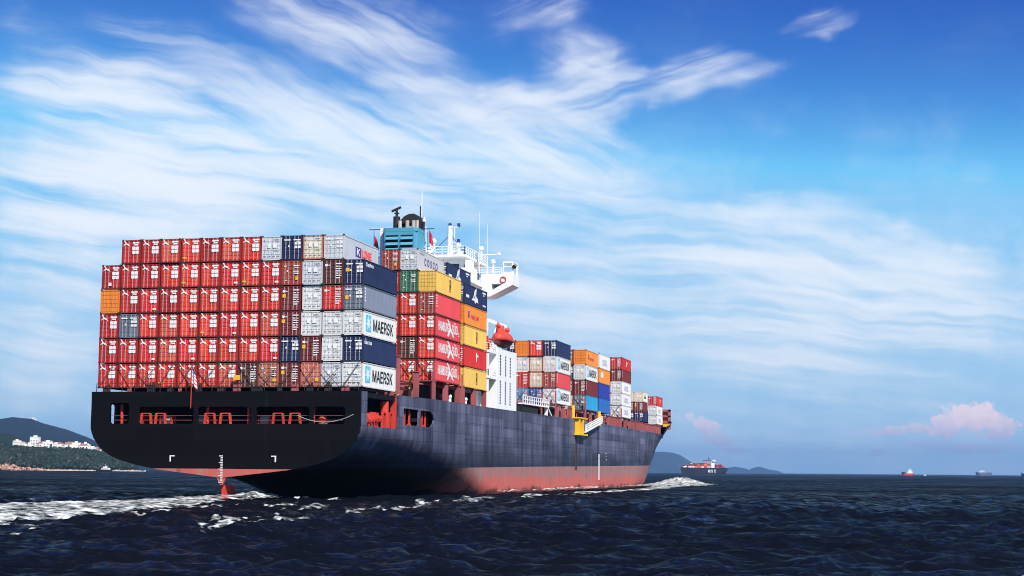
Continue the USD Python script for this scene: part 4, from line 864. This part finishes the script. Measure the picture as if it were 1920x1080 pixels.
fl = thing('flag', 'striped ensign hanging limp from a thin staff at the stern', 'flag', (-1.15, 3.9, 12.0))
obj('staff', Shape().tube((0, 0, -1.9), (0, 0, 3.0), .05, 6), 'ship_red', fl)
def cloth(w, h, nx=10, nz=14, fold=.25, lean=.4):
    v, f = [], []
    for i in range(nx + 1):
        for k in range(nz + 1):
            a, b = i / nx, k / nz
            v.append([fold * math.sin(a * 9) * (1 - .4 * b) * a, -w * a * (.45 + .3 * (1 - b)), h * b - lean * a * h])
    for i in range(nx):
        for k in range(nz): q = i * (nz + 1) + k; f.append([q, q + nz + 1, q + nz + 2, q + 1])
    return np.array(v), np.array(f)
v, f = cloth(1.0, 2.0); v = v + [0, -.05, .9]
rows = np.arange(len(f)) % 14
obj('canton', (v, f[rows >= 11]), 'flag_blue', fl, smooth=True); obj('white_stripe', (v, f[(rows < 11) & (rows % 3 != 0)]), 'flag_white', fl, smooth=True); obj('red_stripe', (v, f[(rows < 11) & (rows % 3 == 0)]), 'flag_red', fl, smooth=True)
f2 = thing('flag', 'small red flag hanging from the yard right of the funnel', 'flag', (59, -6.1, fz - 1.9)); v, f = cloth(1.0, 1.9); obj('cloth', (v, f), 'flag_red', f2, smooth=True)
f3 = thing('flag', 'small red and white signal flags on the yard left of the funnel', 'flag', (59, 2.6, fz - 2.2)); v, f = cloth(1.1, 1.6)
obj('cloth', (v, f), 'flag_red', f3, smooth=True); obj('cloth', (v + [0, 0, -1.7], f), 'flag_white', f3, smooth=True); obj('halyard', Shape().tube((0, 0, -3.4), (0, 0, 2.4), .04, 5), 'flag_blue', f3)

# ------------------------------------------------------------------ containers
R1, R2, RD, RP, RF, RC = 'hs_bright', 'hs_bright_tag', 'hs_deep', 'hs_deep_patch', 'hs_faded', 'hs_crimson'
STERN = [  # bottom row first, port column to starboard column
 [RD, R1, R1, R2, R1, R1, RF, 'dark_brown', 'tan_tag', 'maroon_tag', 'salmon_tag', 'grey_plain', 'white_maersk'],
 [RD, RD, RC, RF, RC, R1, R1, R1, RC, 'navy_plain', 'maroon_tag', 'white_reefer', 'navy_cma'],
 [RD, 'slate_plain', R1, RF, R1, R2, RC, R1, RF, 'maroon_tag', 'white_reefer', 'white_reefer', 'white_maersk'],
 ['orange_plain', RD, RC, RD, R1, R1, R1, R1, R1, 'maroon_tag', 'white_reefer', 'red_agent', 'grey_blue'],
 [RP, RD, RD, R1, R2, R1, RC, R2, RC, 'brown_tag', 'grey_plain', 'dark_brown', 'navy_safm'],
 [None, RD, RD, RF, R2, RD, RF, R1, 'grey_plain', 'navy_plain', 'cream_plain', 'grey_kline', None]]
ROW = ['bottom', 'second lowest', 'third lowest', 'third highest', 'second highest', 'top']
ORD = ['first', 'second', 'third', 'fourth', 'fifth', 'sixth', 'seventh', 'eighth', 'ninth', 'tenth', 'eleventh', 'twelfth', 'thirteenth', 'fourteenth', 'fifteenth']
for t, row in enumerate(STERN):
    for c, key in enumerate(row):
        if key is None: continue
        pos = c if t < 5 else c - 1
        container(key, 0., slot(c + 1), 12.55 + 2.9 * t, f'{KIND_LOOK[key]}, {ORD[pos]} from left, {ROW[t]} stern row', 'containers stacked at the stern')
BLOCKS = [
 # x, base z, tier height, length, group, where, {column: [kinds bottom to top]}
 (BAYS[2], 14.85, 2.9, 1, 'containers in the stack behind the stern stack', 'behind the stern stack', {11: [R1, R1, R1, R1, R1, 'brown_tag'], 12: [R1, 'dark_brown', R1, R1, 'green_plain', 'grey_cosco'], 13: ['hs_side', 'hs_side', 'hs_side', 'brown_side', 'yellow_msc']}),
 (BAYS[3], 14.84, 2.9, 1, 'containers in the stack just aft of the bridge', 'just aft of the bridge', {12: [None, None, None, None, None, 'navy_eagle'], 13: ['yellow_msc', 'red_agent', 'yellow_msc', 'orange_hapag', 'navy_eagle']}),
 (BAYS[4], 15.11, 2.77, 1, 'containers in the first stack ahead of the bridge', 'ahead of the bridge', {10: ['blue_plain', 'white_reefer', 'white_reefer', 'navy_plain'], 11: ['light_blue', 'red_agent', 'white_reefer', 'orange_plain'], 12: ['blue_plain', 'cream_plain', 'cream_plain', 'hs_bright'], 13: ['white_maersk', 'brown_side', 'white_maersk', 'navy_plain']}),
 (BAYS[5], 15.07, 2.88, 1, 'containers in the second stack ahead of the bridge', 'in stack with cyan box', {12: ['cream_plain', 'maroon_bare', 'navy_plain', 'brown_tag'], 13: ['cyan_side', 'maroon_bare', 'white_maersk', 'orange_hapag']}),
 (BAYS[6], 15.1, 2.95, 1, 'containers in the third stack ahead of the bridge', 'in all-blue-bottomed stack', {13: ['blue_plain', 'violet_side', 'orange_patch', 'white_oocl']}),
 (BAYS[7], 15.05, 2.58, 1, 'containers in the fourth stack ahead of the bridge', 'in maroon-topped stack', {12: ['white_reefer', 'white_reefer', 'white_reefer', 'maroon_bare', 'maroon_bare'], 13: ['white_oocl', 'white_oocl', 'white_oocl', 'maroon_bare', 'red_agent']}),
 (233.4, 16.07, 2.48, .55, 'containers in the short stack near the bow', 'in black-lettered stack', {10: ['navy_plain', 'maroon_bare', 'white_blot'], 11: ['navy_plain', 'maroon_tag', 'white_blot']}),
 (256.4, 16.05, 2.48, .83, 'containers in the foremost stack', 'in foremost stack', {11: ['white_oocl', 'white_oocl', 'red_agent']})]
for x, z0, th, ln, group, where, cols in BLOCKS:
    last = max(cols)
    for c, keys in cols.items():
        for t, key in enumerate(keys):
            if key is None: continue
            place = 'outer column' if c == last else {1: 'second column', 2: 'third column', 3: 'fourth column'}[last - c]
            n = len(keys); row = 'bottom' if t == 0 else 'top' if t == n - 1 else ['', 'second', 'third', 'fourth', 'fifth'][t]
            off = 0 if x < 230 else 0
            container(key, x, slot(c), z0 + th * t, f'{KIND_LOOK[key]}, {row} of {place} {where}', group, th, ln)
for c in (11, 12):
    pass

# ------------------------------------------------------------------ land, far ships
def around(az, dist, z=0.):
    """a point at a bearing (degrees, clockwise from the camera's heading) and distance from where the photographer stood"""
    a = YAW - math.radians(az); return np.array([EYE[0] + dist * math.cos(a), EYE[1] + dist * math.sin(a), z])

def land_paint(name, c1, c2, c3, s):
    g = Graph(); pos = g.add('geometry') + '.position'
    n = g.add('noise_texture', {'scale': s, 'detail': 8.0, 'roughness': .65}, vector=pos) + '.fac'
    c = g.add('rgb_ramp', {'ramp': [(.30, c1), (.52, c2), (.66, c2), (.78, c3)]}, fac=n) + '.color'
    p = g.add('principled_bsdf', {'roughness': .95, 'specular_ior_level': .1}, base_color=c)
    MAT[name] = usdkit.material(stage, '/World/Looks/' + name, g.n, g.l, surface=p + '.BSDF')
land_paint('wooded_hill', (.006, .012, .014), (.012, .020, .020), (.03, .035, .03), .02)
land_paint('near_wood', (.006, .016, .012), (.014, .030, .018), (.03, .045, .025), .06)
land_paint('island_scrub', (.020, .035, .04), (.035, .055, .06), (.30, .24, .22), .010)
paint('leaf_dark', (.007, .017, .010), (.020, .036, .016), .6, .5, scale=.12); paint('rock_pink', (.46, .27, .20), (.2, .13, .1), .6, .2, scale=.4); paint('sand', (.62, .52, .44), amount=.2, scale=.2)
paint('house_cream', (.74, .68, .60), (.4, .3, .24), .25, .08, scale=.3); paint('house_white', (.80, .78, .75), (.4, .3, .24), .2, .06, scale=.3); paint('house_pink', (.62, .44, .38), amount=.25, scale=.3); paint('roof_tile', (.38, .16, .11), amount=.3, scale=.4); plain('house_window', (.06, .07, .09), .3)

def hill(name, az0, az1, d0, d1, crest, mat, label, cat='hill', rough=.06, n=(160, 40), seed=1, peak=.55, kind='structure'):
    """land between two bearings: shore at d0, crest part way, then down to d1; crest(az) in metres"""
    azs, ts = np.linspace(az0, az1, n[0]), np.linspace(0, 1, n[1])
    v = []
    for a in azs:
        for t in ts:
            h = math.sin(min(t / peak, 1) * math.pi / 2) ** .85 if t < peak else math.cos((t - peak) / (1 - peak) * math.pi / 2)
            v.append(around(a, d0 + (d1 - d0) * t, crest(a) * h))
    v = np.array(v); nz = meshkit.fbm(v / np.array([1, 1, 1e9]) * (18. / (d1 - d0)), 5, seed) - .5
    hgt = v[:, 2].copy(); v[:, 2] += nz * 2 * rough * np.maximum(hgt, 0) - .3
    i, j = np.meshgrid(np.arange(n[0] - 1), np.arange(n[1] - 1), indexing='ij'); q = (i * n[1] + j).ravel()
    f = np.stack([q, q + 1, q + n[1] + 1, q + n[1]], -1)[:, ::-1]
    t = trimesh.Trimesh(*[v, np.vstack([f[:, [0, 1, 2]], f[:, [0, 2, 3]]])], process=False)
    if t.face_normals[:, 2].mean() < 0: t = trimesh.Trimesh(v, t.faces[:, ::-1], process=False)
    tag(obj(name, t, mat, smooth=True), label, cat, kind=kind); return t

def curve(xs, ys): return lambda a: float(np.interp(a, xs, ys))
# bearings: -17.7 is the left edge of the view, +17.7 the right
hill('far_ridge', -26, -11.5, 5200, 8200, curve([-26, -20, -17.7, -17.2, -16.6, -16.2, -15.4, -14.7, -13.5, -11.5], [120, 190, 192, 203, 198, 180, 155, 125, 60, 5]), 'wooded_hill', 'long dark blue ridge behind the white houses', rough=.05, n=(260, 50), seed=3)
hill('near_ridge', -26, -15.4, 2640, 3500, curve([-26, -19, -17.6, -17.2, -16.8, -16.4, -15.9, -15.4], [60, 66, 66, 63, 52, 38, 16, 1]), 'near_wood', 'dark rounded hill behind the left end of the white houses', rough=.05, n=(160, 40), seed=12)
head_crest = curve([-26, -19, -17.7, -17.3, -16.8, -16.3, -15.5, -14.6, -14.0, -13.3, -12.9], [34, 32, 30, 28, 26, 25, 24.5, 24, 18, 7, .4])
HD0, HD1 = 1780., 2520.
head = hill('headland', -26, -12.9, HD0, HD1, head_crest, 'near_wood', 'dark green wooded headland behind the stern', rough=.05, n=(260, 60), seed=8)
hill('island', 2.2, 6.75, 15000, 18000, curve([2.2, 2.9, 3.6, 4.7, 5.2, 5.7, 6.0, 6.35, 6.6, 6.75], [2, 55, 110, 180, 212, 205, 180, 115, 40, 2]), 'island_scrub', 'hazy blue island hill beyond the bow', 'island', rough=.05, n=(160, 40), seed=5)
hill('island', 7.2, 8.6, 16500, 18000, curve([7.2, 7.5, 7.9, 8.3, 8.6], [2, 48, 68, 48, 2]), 'island_scrub', 'low hazy island, left of the two right of the far ship', 'island', rough=.08, n=(80, 24), seed=6)
hill('island', 8.2, 9.6, 17500, 19000, curve([8.2, 8.5, 8.75, 9.1, 9.4, 9.6], [2, 55, 74, 44, 28, 2]), 'island_scrub', 'low hazy island, right of the two right of the far ship', 'island', rough=.08, n=(80, 24), seed=7)

def ground(az, t):
    """height of the headland at a bearing and depth (0 shore, .55 crest)"""
    h = math.sin(min(t / .55, 1) * math.pi / 2) ** .85
    return head_crest(az) * h

# woods on the headland: many small crowns, one mass
w = np.random.default_rng(5); verts, faces, c0 = [], [], 0
ico = trimesh.creation.icosphere(1, 1.0)
for k in range(5200):
    a = w.uniform(-18.6, -13.0); t = w.uniform(.02, .58) ** 1.0
    g0 = ground(a, t)
    if g0 < 2.5: continue
    r = w.uniform(1.8, 4.4) * (1.0 if t < .4 else .62); p = around(a, HD0 + (HD1 - HD0) * t, g0 - .2 + r * .45)
    vv = ico.vertices * (1 + .22 * w.standard_normal((len(ico.vertices), 1))) * np.array([r, r, r * w.uniform(.75, 1.15)]) + p
    verts.append(vv); faces.append(ico.faces + c0); c0 += len(vv)
tag(obj('woodland', (np.vstack(verts), np.vstack(faces)), 'leaf_dark'), 'dense dark trees covering the headland below the houses', 'trees', kind='stuff')
# rocks and beach along its foot
verts, faces, c0 = [], [], 0
for k in range(900):
    a = w.uniform(-18.6, -15.0) if k < 760 else w.uniform(-15, -13.0); big = np.clip((-15.6 - a) / 2.2, .12, 1)
    r = w.uniform(.8, 3.2) * (.35 + .65 * big); p = around(a, HD0 - 6 + w.uniform(0, 34), w.uniform(-.3, 7.0) * big * w.uniform(.2, 1))
    vv = ico.vertices * (1 + .28 * w.standard_normal((len(ico.vertices), 1))) * np.array([r, r, r * .8]) + p
    verts.append(vv); faces.append(ico.faces + c0); c0 += len(vv)
tag(obj('shore_rocks', (np.vstack(verts), np.vstack(faces)), 'rock_pink'), 'pinkish boulders along the foot of the headland', 'rocks', kind='stuff')
v = []
for a in np.linspace(-16.0, -12.7, 60): v += [around(a, HD0 - 16, -.1), around(a, HD0 - 16 + 9, .35 + 1.1 * abs(math.sin(a * 37) * math.sin(a * 13.7)))]
f = [[2 * i, 2 * i + 2, 2 * i + 3, 2 * i + 1] for i in range(59)]
tag(obj('beach', (np.array(v), np.array(f)[:, ::-1]), 'sand'), 'thin pale beach at the waterline of the headland', 'beach', kind='structure')

# white houses on the headland
LOOKS_H = ['house_cream', 'house_white', 'house_white', 'house_pink', 'house_cream', 'house_white']
HN = {'house_cream': 'cream', 'house_white': 'white', 'house_pink': 'pinkish'}
def house(name, az, dist, z, wid, hgt, dep, mat, roof, label, group='houses on the headland'):
    p = around(az, dist, z); t = thing(name, label, 'house', p, math.degrees(YAW - math.radians(az)) + rng.uniform(-24, 24), group)
    obj('wall', Shape().box(0, dep, -wid / 2, wid / 2, -6, hgt), mat, t)
    rf = Shape()
    if roof == 'tile':
        m_ = trimesh.convex.convex_hull(np.array([[-.5, -wid / 2 - .5, hgt], [dep + .5, -wid / 2 - .5, hgt], [dep + .5, wid / 2 + .5, hgt], [-.5, wid / 2 + .5, hgt], [dep / 2, -wid / 4, hgt + 2.2], [dep / 2, wid / 4, hgt + 2.2]])); rf.mesh(m_)
    else: rf.box(-.2, dep + .2, -wid / 2 - .2, wid / 2 + .2, hgt + .003, hgt + .5).box(dep * .3, dep * .7, -wid * .2, wid * .15, hgt + .5, hgt + 2.4)
    obj('roof', rf, 'roof_tile' if roof == 'tile' else mat, t)
    n = max(2, int(wid / 3.2)); fl_ = max(1, int(hgt / 3.2))
    for i in range(n):
        for k in range(fl_):
            y = -wid / 2 + (i + .5) * wid / n
            obj('window', Shape().box(-.06, .02, y - .75, y + .75, k * 3.1 + .9, k * 3.1 + 2.3), 'house_window', t)
# bearing, base height, width, height
HOUSES = []
def px(x): return math.degrees(math.atan((x - 960) / 3013.))
for x, yb, wd, hh in [(40, 846, 13, 9), (46, 838, 15, 8), (36, 843, 7, 10), (52, 845, 8, 5), (70, 830, 11, 13), (74, 838, 10, 8), (66, 841, 14, 5), (80, 842, 14, 5), (92, 842, 13, 5), (88, 834, 12, 8), (96, 836, 13, 11), (104, 838, 12, 7), (112, 836, 11, 8), (118, 833, 11, 7), (124, 838, 14, 6), (132, 841, 12, 6), (130, 834, 10, 7), (138, 835, 12, 9), (146, 838, 13, 9), (150, 833, 11, 8), (156, 839, 12, 7), (163, 837, 11, 8), (166, 834, 9, 8), (172, 838, 10, 7), (178, 840, 10, 6), (184, 842, 10, 6), (190, 844, 9, 5), (110, 842, 10, 4), (62, 832, 9, 5), (100, 829, 8, 6)]:
    HOUSES.append((x, yb, wd, hh))
for i, (x, yb, wd, hh) in enumerate(HOUSES):
    t = .42 + .10 * (i % 3) / 2 + (.05 if yb < 835 else 0); d = HD0 + (HD1 - HD0) * t
    z = max((866.5 - yb) / 3013. * d + 3.3, ground(px(x), t) + .3)
    mat = LOOKS_H[(i * 7 + i // 3) % 6]
    left = sum(1 for h in HOUSES if h[0] < x)
    size = 'tall' if hh > 9.5 else 'broad low' if wd > 13 and hh < 7 else 'small' if wd < 9.5 else 'plain'
    label = f'{size} {HN[mat]} house on headland, ' + (f'{ORD[left]} from the left' if left < 15 else f'{ORD[29 - left]} from the stern side')
    house('house', px(x), d, z, wd * .98, hh * .95, 9, mat, 'tile' if i % 4 == 1 else 'flat', label)
# white station on the far ridge top
st = thing('summit_station', 'white buildings on the summit of the far ridge', 'building', around(px(65), 6850, 190))
for k, (dx, hh) in enumerate(((-14, 12), (-4, 16), (8, 11), (16, 14))): obj('block', Shape().box(-5, 5, dx - 4, dx + 4, -8, hh), 'house_white', st)

# small boat under the headland
wb = thing('motor_boat', 'small white and dark motor boat under the headland near the stern', 'boat', around(px(202), 1500, 0), 78, scale=(.62, .62, .62))
hp = Polygon([(-14, 0), (11, 0), (14, 4.0), (9, 3.2), (-14, 2.6)])
obj('hull', Shape().prism(hp, 6, [[1, 0, 0], [0, 0, 1], [0, 1, 0]], (0, -3, 0)), 'soot', wb); obj('cabin', Shape().box(-10, 3, -2.4, 2.4, 2.8, 5.4), 'house_white', wb); obj('bridge', Shape().box(-5, 0, -1.8, 1.8, 5.4, 7.6), 'house_white', wb); obj('mast', Shape().tube((-3, 0, 7.6), (-3, 0, 11), .25, 6), 'house_white', wb)

# the second container ship, off the bow
def ship_hull(L, B, H, rake, flare=.0):
    v, f = [], []
    st_ = np.linspace(0, 1, 24); rows = 5
    for s_ in st_:
        for side in (-1, 1):
            for k in range(rows + 1):
                zz = k / rows; e = .78 + .22 * zz
                xx = -L / 2 - rake * .3 * zz + (L + rake * zz * 1.0) * s_
                hb = B / 2 * min(1, (1 - s_) / (.26 - .08 * zz)) ** .7 if s_ > .74 + .08 * zz else B / 2 * min(1, (s_ + .10 + .3 * zz) / .25)
                v.append([xx, side * hb * e, -1 + (H + 1 + (3. * max(0, (s_ - .85) / .15) * zz)) * zz])
    n = 2 * (rows + 1)
    for i in range(len(st_) - 1):
        for k in range(rows):
            a, b = i * n + k, i * n + rows + 1 + k
            f += [[a, a + n, a + n + 1, a + 1], [b, b + 1, b + n + 1, b + n]]
        a, b = i * n + rows, i * n + 2 * rows + 1; f.append([a, a + n, b + n, b])
    for k in range(rows): f.append([k, k + 1, rows + 2 + k, rows + 1 + k])
    return np.array(v), np.array(f)
AZ2, D2 = px(1318), 4300.
rot = math.degrees(YAW - math.radians(AZ2)) + 180 - 38.
s2 = thing('far_container_ship', 'distant black container ship with white bridge and MSC on its hull', 'ship', around(AZ2, D2, 0), rot)
L2, B2, H2 = 176., 27., 16.
obj('hull', ship_hull(L2, B2, H2, 9), 'soot', s2)
obj('deckhouse', Shape().box(-34, -20, -13, 13, 16, 37).box(-33, -21, -16.5, 16.5, 33, 37), 'house_white', s2)
obj('bridge_window', Shape().box(-19.98, -19.9, -15, 15, 34.6, 36), 'ship_glass', s2)
obj('funnel', Shape().box(-46, -38, -4, 4, 16, 36), 'house_pink', s2); obj('mast', Shape().tube((-26, 0, 37), (-26, 0, 44), .8, 6).box(-27, -25, -3, 3, 41, 42), 'flag_blue', s2)
obj('bulwark', Shape().box(60, 88, -7, 7, 16.4, 20), 'house_white', s2)
let = meshkit.text_mesh('M S C', 7.0, .4, True); let.apply_translation((-let.bounds.mean(0)[0], 0, 0)); w_ = let.bounds[1][0]
let.apply_scale((17 / w_, 1, 1)); obj('lettering', Shape().mesh(let, [[-1, 0, 0], [0, 0, 1], [0, 1, 0]], (-22, B2 / 2 * .97 + .25, 4.0)), 'white_print', s2)
cols = ['maroon', 'red_deep', 'orange', 'brown_red', 'house_white', 'red_bright', 'navy', 'maroon', 'tan_brown', 'red_deep', 'cream_white']
cw = np.random.default_rng(9); k = 0
for x in list(np.arange(-80, -48, 13.2)) + list(np.arange(-16, 66, 13.2)):
    top = int(cw.integers(2, 4)) + (1 if -16 <= x < 40 else 0)
    for y in (-12, -4, 4):
        for z in range(top):
            c = thing('cargo_block', f'{["maroon", "deep red", "orange", "brown-red", "white", "bright red", "navy", "maroon", "tan", "red", "cream"][k % 11]} container block on the distant ship, one of its deck stacks', 'container', around(AZ2, D2, 0), rot, 'containers on the distant ship') if False else None
            k += 1
for mname in sorted(set(cols)):
    pass
stacks = {}
cw = np.random.default_rng(9)
for x in list(np.arange(-80, -48, 13.2)) + list(np.arange(-16, 66, 13.2)):
    top = int(cw.integers(2, 4)) + (1 if -16 <= x < 40 else 0)
    for y in np.arange(-12.5, 12, 2.5):
        tt = top - int(cw.random() < .25)
        for z in range(tt):
            stacks.setdefault(cols[int(cw.integers(0, len(cols)))], Shape()).box(x, x + 12.2, y, y + 2.42, 16.6 + z * 2.9, 16.6 + z * 2.9 + 2.84)
cg = thing('deck_cargo', 'mass of red, orange and white containers on the distant ship', 'containers', around(AZ2, D2, 0), rot, kind='stuff')
for mname, s in stacks.items(): obj('container_mass', s, mname, cg)

# ships on the right-hand horizon
t1 = thing('supply_ship', 'small red-hulled ship with white superstructure on the right horizon', 'ship', around(px(1700), 5200, 0), math.degrees(YAW - math.radians(px(1700))) + 100)
obj('hull', ship_hull(34, 10, 6, 4), 'red_bright', t1); obj('superstructure', Shape().box(-14, 2, -4.5, 4.5, 6, 13).box(-11, -2, -4, 4, 13, 18), 'house_white', t1); obj('mast', Shape().tube((-6, 0, 18), (-6, 0, 27), .45, 6), 'house_white', t1); obj('foredeck', Shape().box(8, 18, -3.5, 3.5, 6, 10.5), 'soot', t1)
t2 = thing('grey_freighter', 'hazy blue-grey freighter with white bridge on the far right horizon', 'ship', around(px(1842), 8200, 0), math.degrees(YAW - math.radians(px(1842))) + 84)
obj('hull', ship_hull(72, 16, 15, 6), 'grey_blue', t2); obj('superstructure', Shape().box(-6, 22, -7, 7, 15, 21).box(2, 14, -6, 6, 21, 25), 'house_white', t2); obj('mast', Shape().tube((8, 0, 25), (8, 0, 42), .6, 6).tube((-6, 0, 21), (-6, 0, 34), .4, 6), 'grey_blue', t2)
t3 = thing('dark_freighter', 'dark ship cut off by the right edge of the picture', 'ship', around(17.75, 4200, 0), math.degrees(YAW - math.radians(17.8)) + 90)
obj('hull', ship_hull(30, 9, 7, 4), 'soot', t3); obj('superstructure', Shape().box(-4, 8, -4, 4, 7, 12), 'house_white', t3)
t4 = thing('launch', 'tiny white boat on the horizon between the two far right ships', 'boat', around(px(1732), 3800, 0), 90)
obj('hull', ship_hull(7, 2.6, 1.6, 1), 'house_white', t4); obj('cabin', Shape().box(-2, 1, -1, 1, 1.6, 3.0), 'house_white', t4)

# ------------------------------------------------------------------ air
HZ = Shape().box(-21000, 24000, -22500, 22500, -5, 330)
MAT['haze'] = usdkit.material(stage, '/World/Looks/haze', {'p': ('principled_volume', {'color': (.28, .54, 1.0), 'density': HAZE, 'anisotropy': .2})}, [], volume='p.volume')
if HAZE > 0: tag(obj('haze', HZ, 'haze'), 'thin blue haze over the sea', 'haze', kind='stuff')
